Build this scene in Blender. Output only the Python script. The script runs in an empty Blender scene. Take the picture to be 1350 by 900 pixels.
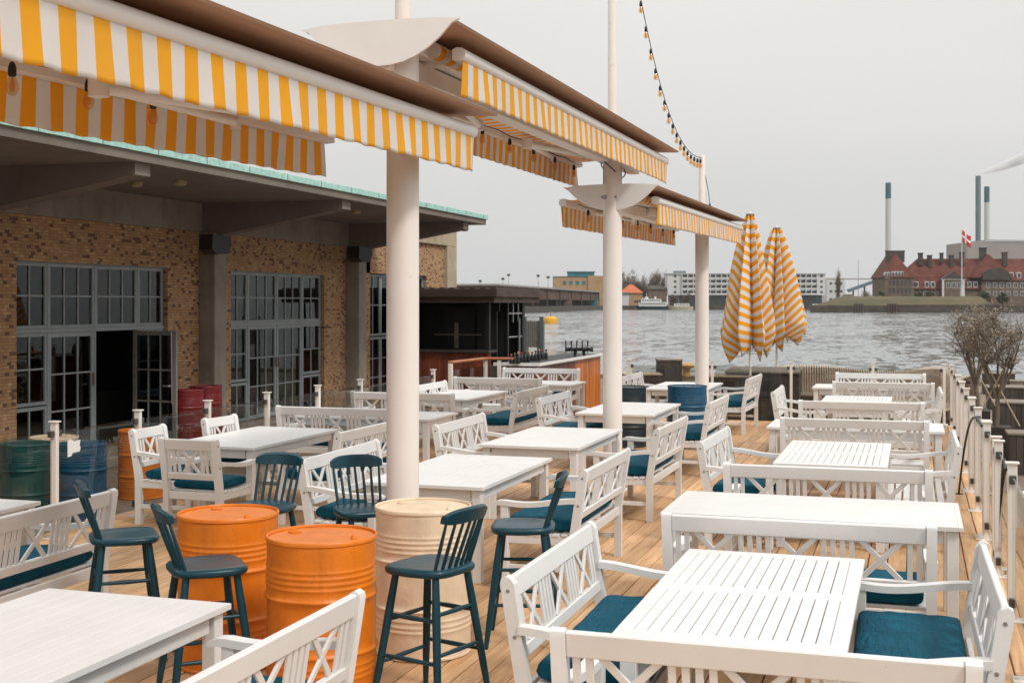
import bpy, bmesh, math, random
from mathutils import Vector, Matrix
R = math.radians
random.seed(7)
scene = bpy.context.scene
col = scene.collection
F, A, H, HY, CX = 1650.0, R(17.8), 2.1, 400.0, 675.0
SA, CA = math.sin(A), math.cos(A)

def at(px, py, z):          # photo measurement of a point at height z -> world x, y
    D = F*(H-z)/(py-HY); return ptD(px, D)
def ptD(px, D):
    t = (px-CX)/F; return (D*(t*CA-SA), D*(CA+t*SA))
def zat(py, D): return H+(HY-py)*D/F
def dist(x, y): return -x*SA+y*CA
def onx(px, X):             # y on the plane x = X seen at column px
    return -X/math.tan(A-math.atan((px-CX)/F))

# ---------------------------------------------------------------- mesh builder
class MB:
    def __init__(s): s.v=[]; s.f=[]; s.uv=None; s.tint=[]
    def add(s, vs, fs, tint=0.5):
        n=len(s.v); s.v+= [tuple(p) for p in vs]
        for f in fs: s.f.append(tuple(i+n for i in f)); s.tint.append(tint)
        return s
    def obox(s, c, ax, h, ch=0.0, tint=.5):
        c=Vector(c); ax=[Vector(a).normalized() for a in ax]
        if ch<=0:
            vs=[c+ax[0]*h[0]*i+ax[1]*h[1]*j+ax[2]*h[2]*k for i in(-1,1) for j in(-1,1) for k in(-1,1)]
            return s.add(vs,[(0,1,3,2),(4,6,7,5),(0,4,5,1),(2,3,7,6),(0,2,6,4),(1,5,7,3)],tint)
        ch=min(ch,h[0]*.9,h[1]*.9,h[2]*.9)
        idx={}; vs=[]
        S=[(i,j,k) for i in(-1,1) for j in(-1,1) for k in(-1,1)]
        for q in S:
            for k in range(3):
                p=c.copy()
                for m in range(3): p+=ax[m]*q[m]*(h[m] if m==k else h[m]-ch)
                idx[(q,k)]=len(vs); vs.append(p)
        fs=[]
        for k in range(3):
            a,b=[m for m in range(3) if m!=k]
            for sg in(-1,1):
                ring=[]
                for (sa,sb) in((-1,-1),(1,-1),(1,1),(-1,1)):
                    q=[0,0,0]; q[k]=sg;q[a]=sa;q[b]=sb; ring.append(idx[(tuple(q),k)])
                fs.append(ring)
        for e in range(3):
            a,b=[m for m in range(3) if m!=e]
            for sa in(-1,1):
                for sb in(-1,1):
                    q0=[0,0,0];q0[e]=-1;q0[a]=sa;q0[b]=sb;q1=list(q0);q1[e]=1
                    q0=tuple(q0);q1=tuple(q1)
                    fs.append((idx[(q0,a)],idx[(q1,a)],idx[(q1,b)],idx[(q0,b)]))
        for q in S: fs.append((idx[(q,0)],idx[(q,1)],idx[(q,2)]))
        return s.add(vs,fs,tint)
    def box(s,x0,x1,y0,y1,z0,z1,ch=0.0,tint=.5):
        return s.obox(((x0+x1)/2,(y0+y1)/2,(z0+z1)/2),((1,0,0),(0,1,0),(0,0,1)),(abs(x1-x0)/2,abs(y1-y0)/2,abs(z1-z0)/2),ch,tint)
    def beam(s,p,q,w,h,up=(0,0,1),ch=0.0,tint=.5):
        p=Vector(p);q=Vector(q);d=q-p;L=d.length;d.normalize()
        up=Vector(up)
        sd=d.cross(up)
        if sd.length<1e-5: sd=d.cross(Vector((1,0,0)))
        sd.normalize(); u=sd.cross(d)
        return s.obox((p+q)/2,(d,sd,u),(L/2,w/2,h/2),ch,tint)
    def tube(s,pts,r,n=10,caps=True,tint=.5):
        pts=[Vector(p) for p in pts]
        if not hasattr(r,'__len__'): r=[r]*len(pts)
        vs=[];fs=[];prev=None
        for i,p in enumerate(pts):
            d=(pts[min(i+1,len(pts)-1)]-pts[max(i-1,0)]).normalized()
            if prev is None:
                u=d.orthogonal().normalized()
            else:
                u=(prev-d*prev.dot(d))
                if u.length<1e-6: u=d.orthogonal()
                u.normalize()
            prev=u; w=d.cross(u)
            for k in range(n):
                a=2*math.pi*k/n; vs.append(p+(u*math.cos(a)+w*math.sin(a))*r[i])
        for i in range(len(pts)-1):
            for k in range(n): fs.append((i*n+k,i*n+(k+1)%n,(i+1)*n+(k+1)%n,(i+1)*n+k))
        if caps: fs.append(tuple(range(n))[::-1]); fs.append(tuple((len(pts)-1)*n+k for k in range(n)))
        return s.add(vs,fs,tint)
    def lathe(s,prof,n=32,c=(0,0,0),caps=True,tint=.5):
        vs=[];fs=[];m=len(prof)
        for (r,z) in prof:
            for k in range(n):
                a=2*math.pi*k/n; vs.append((c[0]+r*math.cos(a),c[1]+r*math.sin(a),c[2]+z))
        for i in range(m-1):
            for k in range(n): fs.append((i*n+k,i*n+(k+1)%n,(i+1)*n+(k+1)%n,(i+1)*n+k))
        if caps:
            fs.append(tuple(range(n))[::-1]); fs.append(tuple((m-1)*n+k for k in range(n)))
        return s.add(vs,fs,tint)
    def prism(s,poly,O,U,V,W,w0,w1,tint=.5):   # 2D polygon in U,V extruded along W
        O=Vector(O);U=Vector(U);V=Vector(V);W=Vector(W);n=len(poly)
        vs=[O+U*a+V*b+W*w0 for a,b in poly]+[O+U*a+V*b+W*w1 for a,b in poly]
        fs=[tuple(range(n))[::-1],tuple(range(n,2*n))]+[(i,(i+1)%n,n+(i+1)%n,n+i) for i in range(n)]
        return s.add(vs,fs,tint)
    def mesh(s,name,mat,smooth=35,recalc=True):
        me=bpy.data.meshes.new(name); me.from_pydata(s.v,[],s.f)
        if len(set(s.tint))>1:
            at_=me.attributes.new('tint','FLOAT','FACE'); at_.data.foreach_set('value',s.tint)
        if recalc:
            bm=bmesh.new(); bm.from_mesh(me); bmesh.ops.recalc_face_normals(bm,faces=bm.faces); bm.to_mesh(me); bm.free()
        if smooth:
            me.polygons.foreach_set('use_smooth',[True]*len(me.polygons)); me.set_sharp_from_angle(angle=R(smooth))
        if mat: me.materials.append(mat)
        return me
    def build(s,name,mat,parent=None,smooth=35,recalc=True):
        return link(name,s.mesh(name,mat,smooth,recalc),parent)

def link(name,me,parent=None,loc=None,rz=None):
    o=bpy.data.objects.new(name,me); col.objects.link(o)
    if parent is not None: o.parent=parent
    if loc is not None: o.location=loc
    if rz is not None: o.rotation_euler=(0,0,rz)
    return o
def tag(o,label=None,cat=None,group=None,kind=None):
    if label: o['label']=label
    if cat: o['category']=cat
    if group: o['group']=group
    if kind: o['kind']=kind
    return o
def thing(name,label,cat,loc=(0,0,0),rz=0.0,group=None):
    o=bpy.data.objects.new(name,None); col.objects.link(o); o.empty_display_size=.2
    o.location=loc; o.rotation_euler=(0,0,rz); return tag(o,label,cat,group)
def dup(root,loc,rz,label,group=None):
    r=root.copy(); col.objects.link(r); r.location=loc; r.rotation_euler=(0,0,rz); r['label']=label
    if group: r['group']=group
    for ch in list(root.children):
        c=ch.copy(); col.objects.link(c); c.parent=r
        for g in list(ch.children):
            d=g.copy(); col.objects.link(d); d.parent=c
    return r
def struct(name,mb,mat,smooth=35): return tag(mb.build(name,mat,None,smooth),kind='structure')

# ---------------------------------------------------------------- materials
def mat(name):
    m=bpy.data.materials.new(name); m.use_nodes=True; nt=m.node_tree
    b=nt.nodes['Principled BSDF']; return m,nt,b
def N(nt,t,**k):
    n=nt.nodes.new(t)
    for a,v in k.items(): setattr(n,a,v)
    return n
def coord(nt,scale=(1,1,1),kind='Object'):
    tc=N(nt,'ShaderNodeTexCoord'); mp=N(nt,'ShaderNodeMapping'); mp.inputs['Scale'].default_value=scale
    nt.links.new(tc.outputs[kind],mp.inputs['Vector']); return mp.outputs['Vector']
def noise(nt,vec,scale,detail=4,rough=.55,dist=0):
    n=N(nt,'ShaderNodeTexNoise'); n.inputs['Scale'].default_value=scale; n.inputs['Detail'].default_value=detail
    n.inputs['Roughness'].default_value=rough; n.inputs['Distortion'].default_value=dist
    nt.links.new(vec,n.inputs['Vector']); return n.outputs['Fac']
def ramp(nt,fac,stops):
    r=N(nt,'ShaderNodeValToRGB'); e=r.color_ramp.elements
    while len(e)<len(stops): e.new(.5)
    for i,(p,c) in enumerate(stops):
        e[i].position=p; e[i].color=(c[0],c[1],c[2],1) if hasattr(c,'__len__') else (c,c,c,1)
    nt.links.new(fac,r.inputs['Fac']); return r.outputs['Color']
def mixc(nt,f,a,b,mode='MIX'):
    m=N(nt,'ShaderNodeMix',data_type='RGBA',blend_type=mode)
    for sock,v in((m.inputs[0],f),(m.inputs[6],a),(m.inputs[7],b)):
        if isinstance(v,(int,float)): sock.default_value=v
        elif isinstance(v,tuple): sock.default_value=(v[0],v[1],v[2],1)
        else: nt.links.new(v,sock)
    return m.outputs[2]
def mth(nt,op,a,b=None,c=None):
    m=N(nt,'ShaderNodeMath',operation=op)
    for i,v in enumerate((a,b,c)):
        if v is None: continue
        if isinstance(v,(int,float)): m.inputs[i].default_value=v
        else: nt.links.new(v,m.inputs[i])
    return m.outputs[0]
def bump(nt,b,h,strength=.2,dist=.01):
    n=N(nt,'ShaderNodeBump'); n.inputs['Strength'].default_value=strength; n.inputs['Distance'].default_value=dist
    nt.links.new(h,n.inputs['Height']); nt.links.new(n.outputs['Normal'],b.inputs['Normal']); return n
def objrand(nt):
    return N(nt,'ShaderNodeObjectInfo').outputs['Random']

def painted(name,c,rough=.45,var=.12,scale=6,bumpy=.08,grain=(1,1,1),spec=.5,wear=None):
    m,nt,b=mat(name); v=coord(nt,grain)
    n1=noise(nt,v,scale,5,.6); n2=noise(nt,v,scale*9,3)
    dark=tuple(x*(1-var) for x in c); lite=tuple(min(1,x*(1+var*.35)) for x in c)
    cc=ramp(nt,n1,[(.3,dark),(.6,c),(.85,lite)])
    if wear:
        w=noise(nt,coord(nt),scale*3,6,.7); cc=mixc(nt,ramp(nt,w,[(.62,0),(.7,1)]),cc,wear)
    nt.links.new(cc,b.inputs['Base Color'])
    nt.links.new(ramp(nt,n1,[(.2,rough+.1),(.8,rough-.08)]),b.inputs['Roughness'])
    b.inputs['Specular IOR Level'].default_value=spec
    if bumpy: bump(nt,b,n2,bumpy,.003)
    return m

def wood_white():
    m,nt,b=mat('white_paint_on_wood')
    v=coord(nt); n1=noise(nt,v,2.3,5,.6); g=noise(nt,coord(nt,(60,4,60)),1,4,.6); n3=noise(nt,v,28,4,.7)
    base=ramp(nt,n1,[(.3,(.70,.695,.685)),(.55,(.755,.75,.74)),(.8,(.785,.78,.77))])
    rnd=objrand(nt); base=mixc(nt,1.0,base,ramp(nt,rnd,[(0,(.93,.925,.91)),(1,(1,1,1))]),'MULTIPLY')
    spk=noise(nt,v,75,3,.6); base=mixc(nt,ramp(nt,spk,[(.71,0),(.735,.5)]),base,(.45,.36,.26))
    dirt=ramp(nt,n3,[(.58,0),(.80,.32)])
    base=mixc(nt,dirt,base,(.62,.57,.50))
    nt.links.new(base,b.inputs['Base Color'])
    nt.links.new(ramp(nt,g,[(.3,.5),(.7,.36)]),b.inputs['Roughness'])
    bump(nt,b,g,.12,.002); return m
M={}
M['white']=wood_white()
M['steel_white']=painted('cream_white_powder_coat',(.79,.74,.68),.38,.06,3,.02)
M['pole']=painted('pale_rose_white_paint',(.80,.745,.69),.42,.10,2.5,.05,(1,1,.3),.5,(.68,.60,.52))
M['bolt']=painted('dull_bolt_metal',(.25,.22,.2),.4,.1,20,0)
M['black']=painted('black_plastic',(.02,.02,.022),.45,.2,9,.03)
M['teal_paint']=painted('dark_teal_lacquer',(.005,.050,.072),.33,.25,5,.05,(1,1,1),.35)
M['brushed']=painted('galvanised_metal',(.42,.42,.42),.35,.2,8,.05); M['brushed'].node_tree.nodes['Principled BSDF'].inputs['Metallic'].default_value=.8
def drum_mat(name,c,wear=None,rough=.38,stain=1.0):
    m,nt,b=mat(name); v=coord(nt)
    n1=noise(nt,v,5,5,.6); n2=noise(nt,v,40,4,.7)
    st=noise(nt,coord(nt,(14,14,1.2)),1.5,4,.6)
    cc=ramp(nt,n1,[(.3,tuple(x*.82 for x in c)),(.55,c),(.8,tuple(min(1,x*1.08) for x in c))])
    cc=mixc(nt,ramp(nt,st,[(.55,0),(.75,.28*stain)]),cc,tuple(x*.55 for x in c))
    sf=noise(nt,coord(nt,(3,3,.7)),6,6,.75,1.2); cc=mixc(nt,ramp(nt,sf,[(.60,0),(.66,.38*stain)]),cc,tuple(min(1,x*.62+.03) for x in c))
    sp=ramp(nt,n2,[(.67,0),(.71,.85)]); cc=mixc(nt,sp,cc,wear or tuple(x*.35+.02 for x in c))
    nt.links.new(cc,b.inputs['Base Color'])
    nt.links.new(ramp(nt,n1,[(.3,rough+.12),(.8,rough-.06)]),b.inputs['Roughness'])
    bump(nt,b,n1,.8,.012); return m
M['d_orange']=drum_mat('orange_drum_paint',(.74,.195,.008),(.35,.10,.02))
M['d_cream']=drum_mat('cream_drum_paint',(.80,.635,.45),(.56,.43,.30),.38,.35)
M['d_blue']=drum_mat('blue_drum_paint',(.006,.075,.155),(.02,.05,.08))
M['d_green']=drum_mat('green_drum_paint',(.006,.075,.068),(.02,.05,.045))
M['d_red']=drum_mat('red_drum_paint',(.17,.010,.012),(.08,.02,.02))
M['d_dark']=drum_mat('near_black_drum_paint',(.012,.022,.03),(.1,.1,.1))

def cushion_mat():
    m,nt,b=mat('teal_canvas'); v=coord(nt)
    n=noise(nt,v,7,4,.6); w=noise(nt,v,420,2,.5)
    cc=ramp(nt,n,[(.3,(.002,.058,.094)),(.6,(.002,.080,.130)),(.8,(.006,.110,.165))])
    nt.links.new(cc,b.inputs['Base Color']); b.inputs['Roughness'].default_value=.75
    b.inputs['Specular IOR Level'].default_value=.15
    wr=noise(nt,coord(nt,(2,9,2)),4,3,.5,.6)
    h=mth(nt,'ADD',mth(nt,'MULTIPLY',wr,1.0),mth(nt,'MULTIPLY',w,.08))
    bump(nt,b,h,.9,.022); return m
M['cushion']=cushion_mat()

def stripes(name,axis,period,c1,c2,uv=False,sharp=True,offset=0.0,trans=.27):
    m,nt,b=mat(name)
    tc=N(nt,'ShaderNodeTexCoord'); sp=N(nt,'ShaderNodeSeparateXYZ')
    nt.links.new(tc.outputs['UV' if uv else 'Object'],sp.inputs[0])
    t=mth(nt,'FRACT',mth(nt,'ADD',mth(nt,'DIVIDE',sp.outputs[axis],period),offset))
    k=mth(nt,'GREATER_THAN',t,.5)
    cc=mixc(nt,k,c1,c2)
    v=coord(nt); n=noise(nt,v,3,4,.6); n2=noise(nt,v,260,2,.5)
    cc=mixc(nt,mth(nt,'MULTIPLY',ramp(nt,n,[(.45,0),(.8,1)]),.16),cc,(.35,.27,.2))
    nt.links.new(cc,b.inputs['Base Color']); b.inputs['Roughness'].default_value=.8
    bump(nt,b,mth(nt,'ADD',n2,mth(nt,'MULTIPLY',n,3)),.12,.004)
    tr=N(nt,'ShaderNodeBsdfTranslucent'); nt.links.new(cc,tr.inputs['Color'])
    mx=N(nt,'ShaderNodeMixShader'); mx.inputs[0].default_value=trans
    nt.links.new(b.outputs[0],mx.inputs[1]); nt.links.new(tr.outputs[0],mx.inputs[2])
    nt.links.new(mx.outputs[0],nt.nodes['Material Output'].inputs['Surface']); return m
ORA,WHI=(.92,.455,.012),(.82,.79,.76)
M['awning_cloth']=stripes('yellow_white_awning_stripes','Y',.205,ORA,WHI)
M['umbrella_cloth']=stripes('orange_white_umbrella_stripes','Y',.17,(.88,.385,.012),WHI,uv=True,trans=.2)

def glass_mat(name,tint=(.9,.93,.92),ior=1.45,rough=.0,strength=1.0,haze=0.0):
    m,nt,b=mat(name); nt.nodes.remove(b)
    tr=N(nt,'ShaderNodeBsdfTransparent'); tr.inputs[0].default_value=(*tint,1)
    gl=N(nt,'ShaderNodeBsdfGlossy'); gl.inputs['Roughness'].default_value=rough; gl.inputs['Color'].default_value=(.95,.97,.97,1)
    fr=N(nt,'ShaderNodeFresnel'); fr.inputs['IOR'].default_value=ior
    v=coord(nt); n=noise(nt,v,1.3,2,.4)
    bp=N(nt,'ShaderNodeBump'); bp.inputs['Strength'].default_value=.05; bp.inputs['Distance'].default_value=.02
    nt.links.new(n,bp.inputs['Height']); nt.links.new(bp.outputs[0],gl.inputs['Normal'])
    ge=N(nt,'ShaderNodeNewGeometry')   # reflect on the outer face of the sheet only
    mx=N(nt,'ShaderNodeMixShader'); nt.links.new(mth(nt,'MULTIPLY',mth(nt,'MULTIPLY',fr.outputs[0],strength),mth(nt,'SUBTRACT',1.0,ge.outputs['Backfacing'])),mx.inputs[0])
    nt.links.new(tr.outputs[0],mx.inputs[1]); nt.links.new(gl.outputs[0],mx.inputs[2])
    nt.links.new(mx.outputs[0],nt.nodes['Material Output'].inputs['Surface']); return m
M['pane']=glass_mat('window_glass',(.24,.27,.28),1.5,0,1.0)
M['rail_glass']=glass_mat('railing_glass',(.80,.80,.78),1.55,0.0,1.0)
M['bulb_glass']=glass_mat('bulb_glass',(.95,.80,.60),1.45)

def brick_mat(name,c1,c2,mortar,dark=(.10,.05,.035),scale=1.0,axes='YZ'):
    m,nt,b=mat(name)
    tc=N(nt,'ShaderNodeTexCoord'); sp=N(nt,'ShaderNodeSeparateXYZ'); nt.links.new(tc.outputs['Object'],sp.inputs[0])
    cb=N(nt,'ShaderNodeCombineXYZ')
    hx=mth(nt,'ADD',sp.outputs['X'],sp.outputs['Y'])
    nt.links.new(hx,cb.inputs[0]); nt.links.new(sp.outputs['Z'],cb.inputs[1])
    def br(sc_,bias,ca,cb_,off):
        t=N(nt,'ShaderNodeTexBrick'); t.offset=.5
        t.inputs['Scale'].default_value=1; t.inputs['Brick Width'].default_value=.235*scale; t.inputs['Row Height'].default_value=.062*scale
        t.inputs['Mortar Size'].default_value=.006*scale; t.inputs['Mortar Smooth'].default_value=.2; t.inputs['Bias'].default_value=bias
        t.inputs['Color1'].default_value=(*ca,1); t.inputs['Color2'].default_value=(*cb_,1); t.inputs['Mortar'].default_value=(*mortar,1)
        nt.links.new(cb.outputs[0],t.inputs['Vector']); return t
    t1=br(1,0,c1,c2,0)
    # random dark headers: white noise on half-brick cells
    fy=mth(nt,'FLOOR',mth(nt,'DIVIDE',sp.outputs['Z'],.062*scale))
    par=mth(nt,'MULTIPLY',mth(nt,'MODULO',mth(nt,'ABSOLUTE',fy),2.0),.5)
    fx=mth(nt,'FLOOR',mth(nt,'ADD',mth(nt,'DIVIDE',hx,.1175*scale),par))
    cc2=N(nt,'ShaderNodeCombineXYZ'); nt.links.new(fx,cc2.inputs[0]); nt.links.new(fy,cc2.inputs[1])
    wn=N(nt,'ShaderNodeTexWhiteNoise'); nt.links.new(cc2.outputs[0],wn.inputs['Vector'])
    dk=mth(nt,'GREATER_THAN',wn.outputs['Value'],.87)
    md=mth(nt,'LESS_THAN',wn.outputs['Value'],.2)
    face=mth(nt,'SUBTRACT',1.0,t1.outputs['Fac'])
    cc=mixc(nt,mth(nt,'MULTIPLY',dk,face),t1.outputs['Color'],dark)
    cc=mixc(nt,mth(nt,'MULTIPLY',mth(nt,'MULTIPLY',md,face),.55),cc,(.56,.39,.21))
    w2=N(nt,'ShaderNodeTexWhiteNoise'); nt.links.new(cc2.outputs[0],w2.inputs['Vector']); 
    cc=mixc(nt,face,cc,mixc(nt,1.0,cc,ramp(nt,noise(nt,cc2.outputs[0],3.7,1),[(.3,.82),(.7,1.14)]),'MULTIPLY'))
    n=noise(nt,tc.outputs['Object'],9,5,.65); cc=mixc(nt,mth(nt,'MULTIPLY',ramp(nt,n,[(.4,0),(.75,1)]),.35),cc,(.16,.10,.06))
    nt.links.new(cc,b.inputs['Base Color']); b.inputs['Roughness'].default_value=.9
    h=mth(nt,'ADD',face,mth(nt,'MULTIPLY',n,.5)); bump(nt,b,h,.6,.008); return m
M['brick']=brick_mat('yellow_brown_brick',(.49,.285,.14),(.40,.215,.105),(.21,.155,.105),(.15,.07,.045),.80)
def concrete(name,c,rough=.9,scale=1.5,stain=(.12,.10,.08),amt=.5):
    m,nt,b=mat(name); v=coord(nt); n1=noise(nt,v,scale,6,.65,.3); n2=noise(nt,v,scale*22,4,.7)
    cc=ramp(nt,n1,[(.3,tuple(x*.75 for x in c)),(.55,c),(.8,tuple(min(1,x*1.15) for x in c))])
    st=noise(nt,coord(nt,(1,1,.25)),scale*2.1,5,.7,.4); cc=mixc(nt,mth(nt,'MULTIPLY',ramp(nt,st,[(.5,0),(.75,1)]),amt),cc,stain)
    nt.links.new(cc,b.inputs['Base Color']); b.inputs['Roughness'].default_value=rough
    bump(nt,b,n2,.25,.006); return m
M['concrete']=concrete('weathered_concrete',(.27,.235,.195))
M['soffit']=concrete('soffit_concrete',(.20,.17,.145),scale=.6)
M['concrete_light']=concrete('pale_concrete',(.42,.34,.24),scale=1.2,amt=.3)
M['verdigris']=painted('verdigris_copper',(.40,.66,.60),.7,.3,9,.1,(1,1,1),.3,(.05,.12,.11))
M['frame_grey']=painted('blue_grey_window_paint',(.27,.305,.32),.5,.12,4,.03)
M['frame_bare']=painted('weathered_door_metal',(.22,.21,.19),.5,.25,6,.05)
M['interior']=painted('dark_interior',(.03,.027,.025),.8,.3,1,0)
def planks(name,c1,c2,c3,axis='X',pw=.145,rough=.6,grainscale=3,uselum=True):
    m,nt,b=mat(name); tc=N(nt,'ShaderNodeTexCoord')
    at_=N(nt,'ShaderNodeAttribute',attribute_name='tint')
    # grain stretched along the board and shifted per board
    vm=N(nt,'ShaderNodeVectorMath',operation='MULTIPLY_ADD'); nt.links.new(tc.outputs['Object'],vm.inputs[0])
    g={'X':(22,1.3,22),'Y':(1.3,22,22),'Z':(22,22,1.3)}[axis]
    vm.inputs[1].default_value=g
    cb=N(nt,'ShaderNodeCombineXYZ')
    for i in range(3): nt.links.new(mth(nt,'MULTIPLY',at_.outputs['Fac'],37.0),cb.inputs[i])
    nt.links.new(cb.outputs[0],vm.inputs[2])
    n=noise(nt,vm.outputs[0],1.0,6,.65,.6); big=noise(nt,tc.outputs['Object'],.9,4,.6)
    cc=ramp(nt,n,[(.25,c1),(.5,c2),(.75,c3)])
    cc=mixc(nt,1.0,cc,ramp(nt,at_.outputs['Fac'],[(0,.72),(.5,.98),(1,1.18)]),'MULTIPLY')
    cc=mixc(nt,mth(nt,'MULTIPLY',ramp(nt,big,[(.5,0),(.72,1)]),.38),cc,tuple(x*.45 for x in c1))
    kn=N(nt,'ShaderNodeTexVoronoi'); kn.inputs['Scale'].default_value=2.4; nt.links.new(tc.outputs['Object'],kn.inputs['Vector'])
    cc=mixc(nt,mth(nt,'MULTIPLY',ramp(nt,kn.outputs['Distance'],[(.035,1),(.06,0)]),.7),cc,tuple(x*.3 for x in c1))
    nt.links.new(cc,b.inputs['Base Color']); b.inputs['Roughness'].default_value=rough
    nt.links.new(ramp(nt,n,[(.2,rough+.12),(.8,rough-.1)]),b.inputs['Roughness'])
    bump(nt,b,n,.3,.004); return m
M['deck']=planks('larch_deck_boards',(.39,.205,.095),(.575,.345,.175),(.69,.455,.265),axis='X')
M['wood_dark']=planks('dark_stained_boards',(.03,.022,.018),(.055,.042,.034),(.085,.068,.055),axis='Z')
M['wood_red']=planks('red_brown_boards',(.10,.022,.012),(.19,.045,.022),(.26,.075,.035),axis='Z',rough=.45)
M['wood_orange']=planks('orange_varnished_boards',(.30,.07,.012),(.55,.16,.025),(.68,.25,.05),axis='Z',rough=.4)
M['wood_rail']=painted('oiled_handrail_wood',(.42,.15,.05),.4,.3,4,.1,(2,2,2))
M['wood_grey']=painted('weathered_grey_wood',(.25,.21,.17),.8,.35,4,.3,(1,6,1))
M['wood_pale']=painted('pale_timber',(.42,.33,.23),.75,.3,4,.3,(6,6,1))
# ================================================================ setting: ground, water, deck
def paving():
    m,nt,b=mat('quay_paving'); v=coord(nt); n=noise(nt,v,.5,6,.65); n2=noise(nt,v,30,4,.7)
    t=N(nt,'ShaderNodeTexBrick'); t.inputs['Scale'].default_value=1; t.inputs['Brick Width'].default_value=.32; t.inputs['Row Height'].default_value=.16; t.inputs['Mortar Size'].default_value=.008
    t.inputs['Color1'].default_value=(.19,.145,.11,1); t.inputs['Color2'].default_value=(.26,.205,.155,1); t.inputs['Mortar'].default_value=(.08,.065,.05,1)
    nt.links.new(v,t.inputs['Vector'])
    cc=mixc(nt,ramp(nt,n,[(.35,0),(.75,.6)]),t.outputs['Color'],(.12,.095,.075))
    nt.links.new(cc,b.inputs['Base Color']); b.inputs['Roughness'].default_value=.85
    bump(nt,b,mth(nt,'ADD',n2,mth(nt,'MULTIPLY',t.outputs['Fac'],-1.5)),.4,.006); return m
GZ=-.42; QY=41.5; WZ=-1.6
M['paving']=paving()
g=MB(); g.box(-90,70,-30,QY-.5,GZ-3,GZ); struct('quay_pavement',g,M['paving'])
M['kerbstone']=concrete('granite_kerb',(.24,.20,.165),scale=3)
g=MB()
x=-89.5
while x<69: 
    L=1.6; g.box(x,x+L-.012,QY-.5+.004,QY,GZ-3,GZ+.14,.015,random.random()); x+=L
struct('quay_kerb',g,M['kerbstone'])

def water():
    m,nt,b=mat('harbour_water'); tc=N(nt,'ShaderNodeTexCoord')
    mp=N(nt,'ShaderNodeMapping'); mp.inputs['Rotation'].default_value=(0,0,R(17)); mp.inputs['Scale'].default_value=(1,1.9,1)
    nt.links.new(tc.outputs['Object'],mp.inputs['Vector']); v=mp.outputs['Vector']
    def slope(sc,off):
        m2=N(nt,'ShaderNodeMapping'); m2.inputs['Rotation'].default_value=(0,0,R(17+off)); m2.inputs['Scale'].default_value=sc
        nt.links.new(tc.outputs['Object'],m2.inputs['Vector'])
        n=N(nt,'ShaderNodeTexNoise'); n.inputs['Scale'].default_value=1; n.inputs['Detail'].default_value=4; n.inputs['Roughness'].default_value=.6; n.inputs['Distortion'].default_value=.3
        nt.links.new(m2.outputs[0],n.inputs['Vector'])
        q=N(nt,'ShaderNodeVectorMath',operation='SUBTRACT'); nt.links.new(n.outputs['Color'],q.inputs[0]); q.inputs[1].default_value=(.5,.5,.5); return q.outputs[0]
    def comb(a,k,b_=None):
        q=N(nt,'ShaderNodeVectorMath',operation='MULTIPLY_ADD'); nt.links.new(a,q.inputs[0]); q.inputs[1].default_value=(k,k*1.3,0)
        if b_ is None: q.inputs[2].default_value=(0,-.02,1)
        else: nt.links.new(b_,q.inputs[2])
        return q.outputs[0]
    o=comb(slope((1.15,.42,1),0),.64); o=comb(slope((.32,.10,1),5),.40,o); o=comb(slope((.07,.022,1),-6),.22,o)
    q=N(nt,'ShaderNodeVectorMath',operation='NORMALIZE'); nt.links.new(o,q.inputs[0]); nt.links.new(q.outputs[0],b.inputs['Normal'])
    b.inputs['Base Color'].default_value=(.17,.19,.195,1); b.inputs['Roughness'].default_value=.10; b.inputs['IOR'].default_value=1.33
    return m
M['water']=water()
g=MB(); W=3000
g.add([(-W,QY-.3,WZ),(W,QY-.3,WZ),(W,W,WZ),(-W,W,WZ)],[(0,1,2,3)])
struct('harbour_water',g,M['water'],0)
g=MB(); g.box(-W,W,-W,W+200,WZ-6,WZ-4.0); M['bed']=concrete('harbour_bed',(.08,.08,.07),scale=.05); struct('harbour_bed',g,M['bed'])

# deck of boards running away from the camera
DX0,DX1,DY0,DY1=-7.55,.98,-1.5,22.75
g=MB(); rb=random.Random(3); x=DX0; pw=.150; gap=.008
lens=[3.6,4.2,4.8]
i=0
while x<DX1:
    y=DY0-rb.uniform(0,3)
    while y<DY1:
        L=rb.choice(lens); y1=min(y+L,DY1); y0=max(y,DY0)
        if y1-y0>.05: g.box(x,x+pw-gap,y0+.003,y1-.003,-.032,rb.uniform(-.0015,.0015),.004,rb.random())
        y+=L
    x+=pw; i+=1
struct('deck_floor',g,M['deck'])
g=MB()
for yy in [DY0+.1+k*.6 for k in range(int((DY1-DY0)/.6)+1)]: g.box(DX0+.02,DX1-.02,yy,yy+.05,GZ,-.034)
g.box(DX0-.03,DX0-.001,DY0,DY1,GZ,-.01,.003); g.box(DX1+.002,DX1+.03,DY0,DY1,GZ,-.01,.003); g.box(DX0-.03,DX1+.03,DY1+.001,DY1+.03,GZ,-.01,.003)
M['subframe']=painted('brown_timber_frame',(.16,.10,.06),.8,.3,3,.2)  # dark brown timber below the boards, mottled at random
struct('deck_frame',g,M['subframe'])

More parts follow.
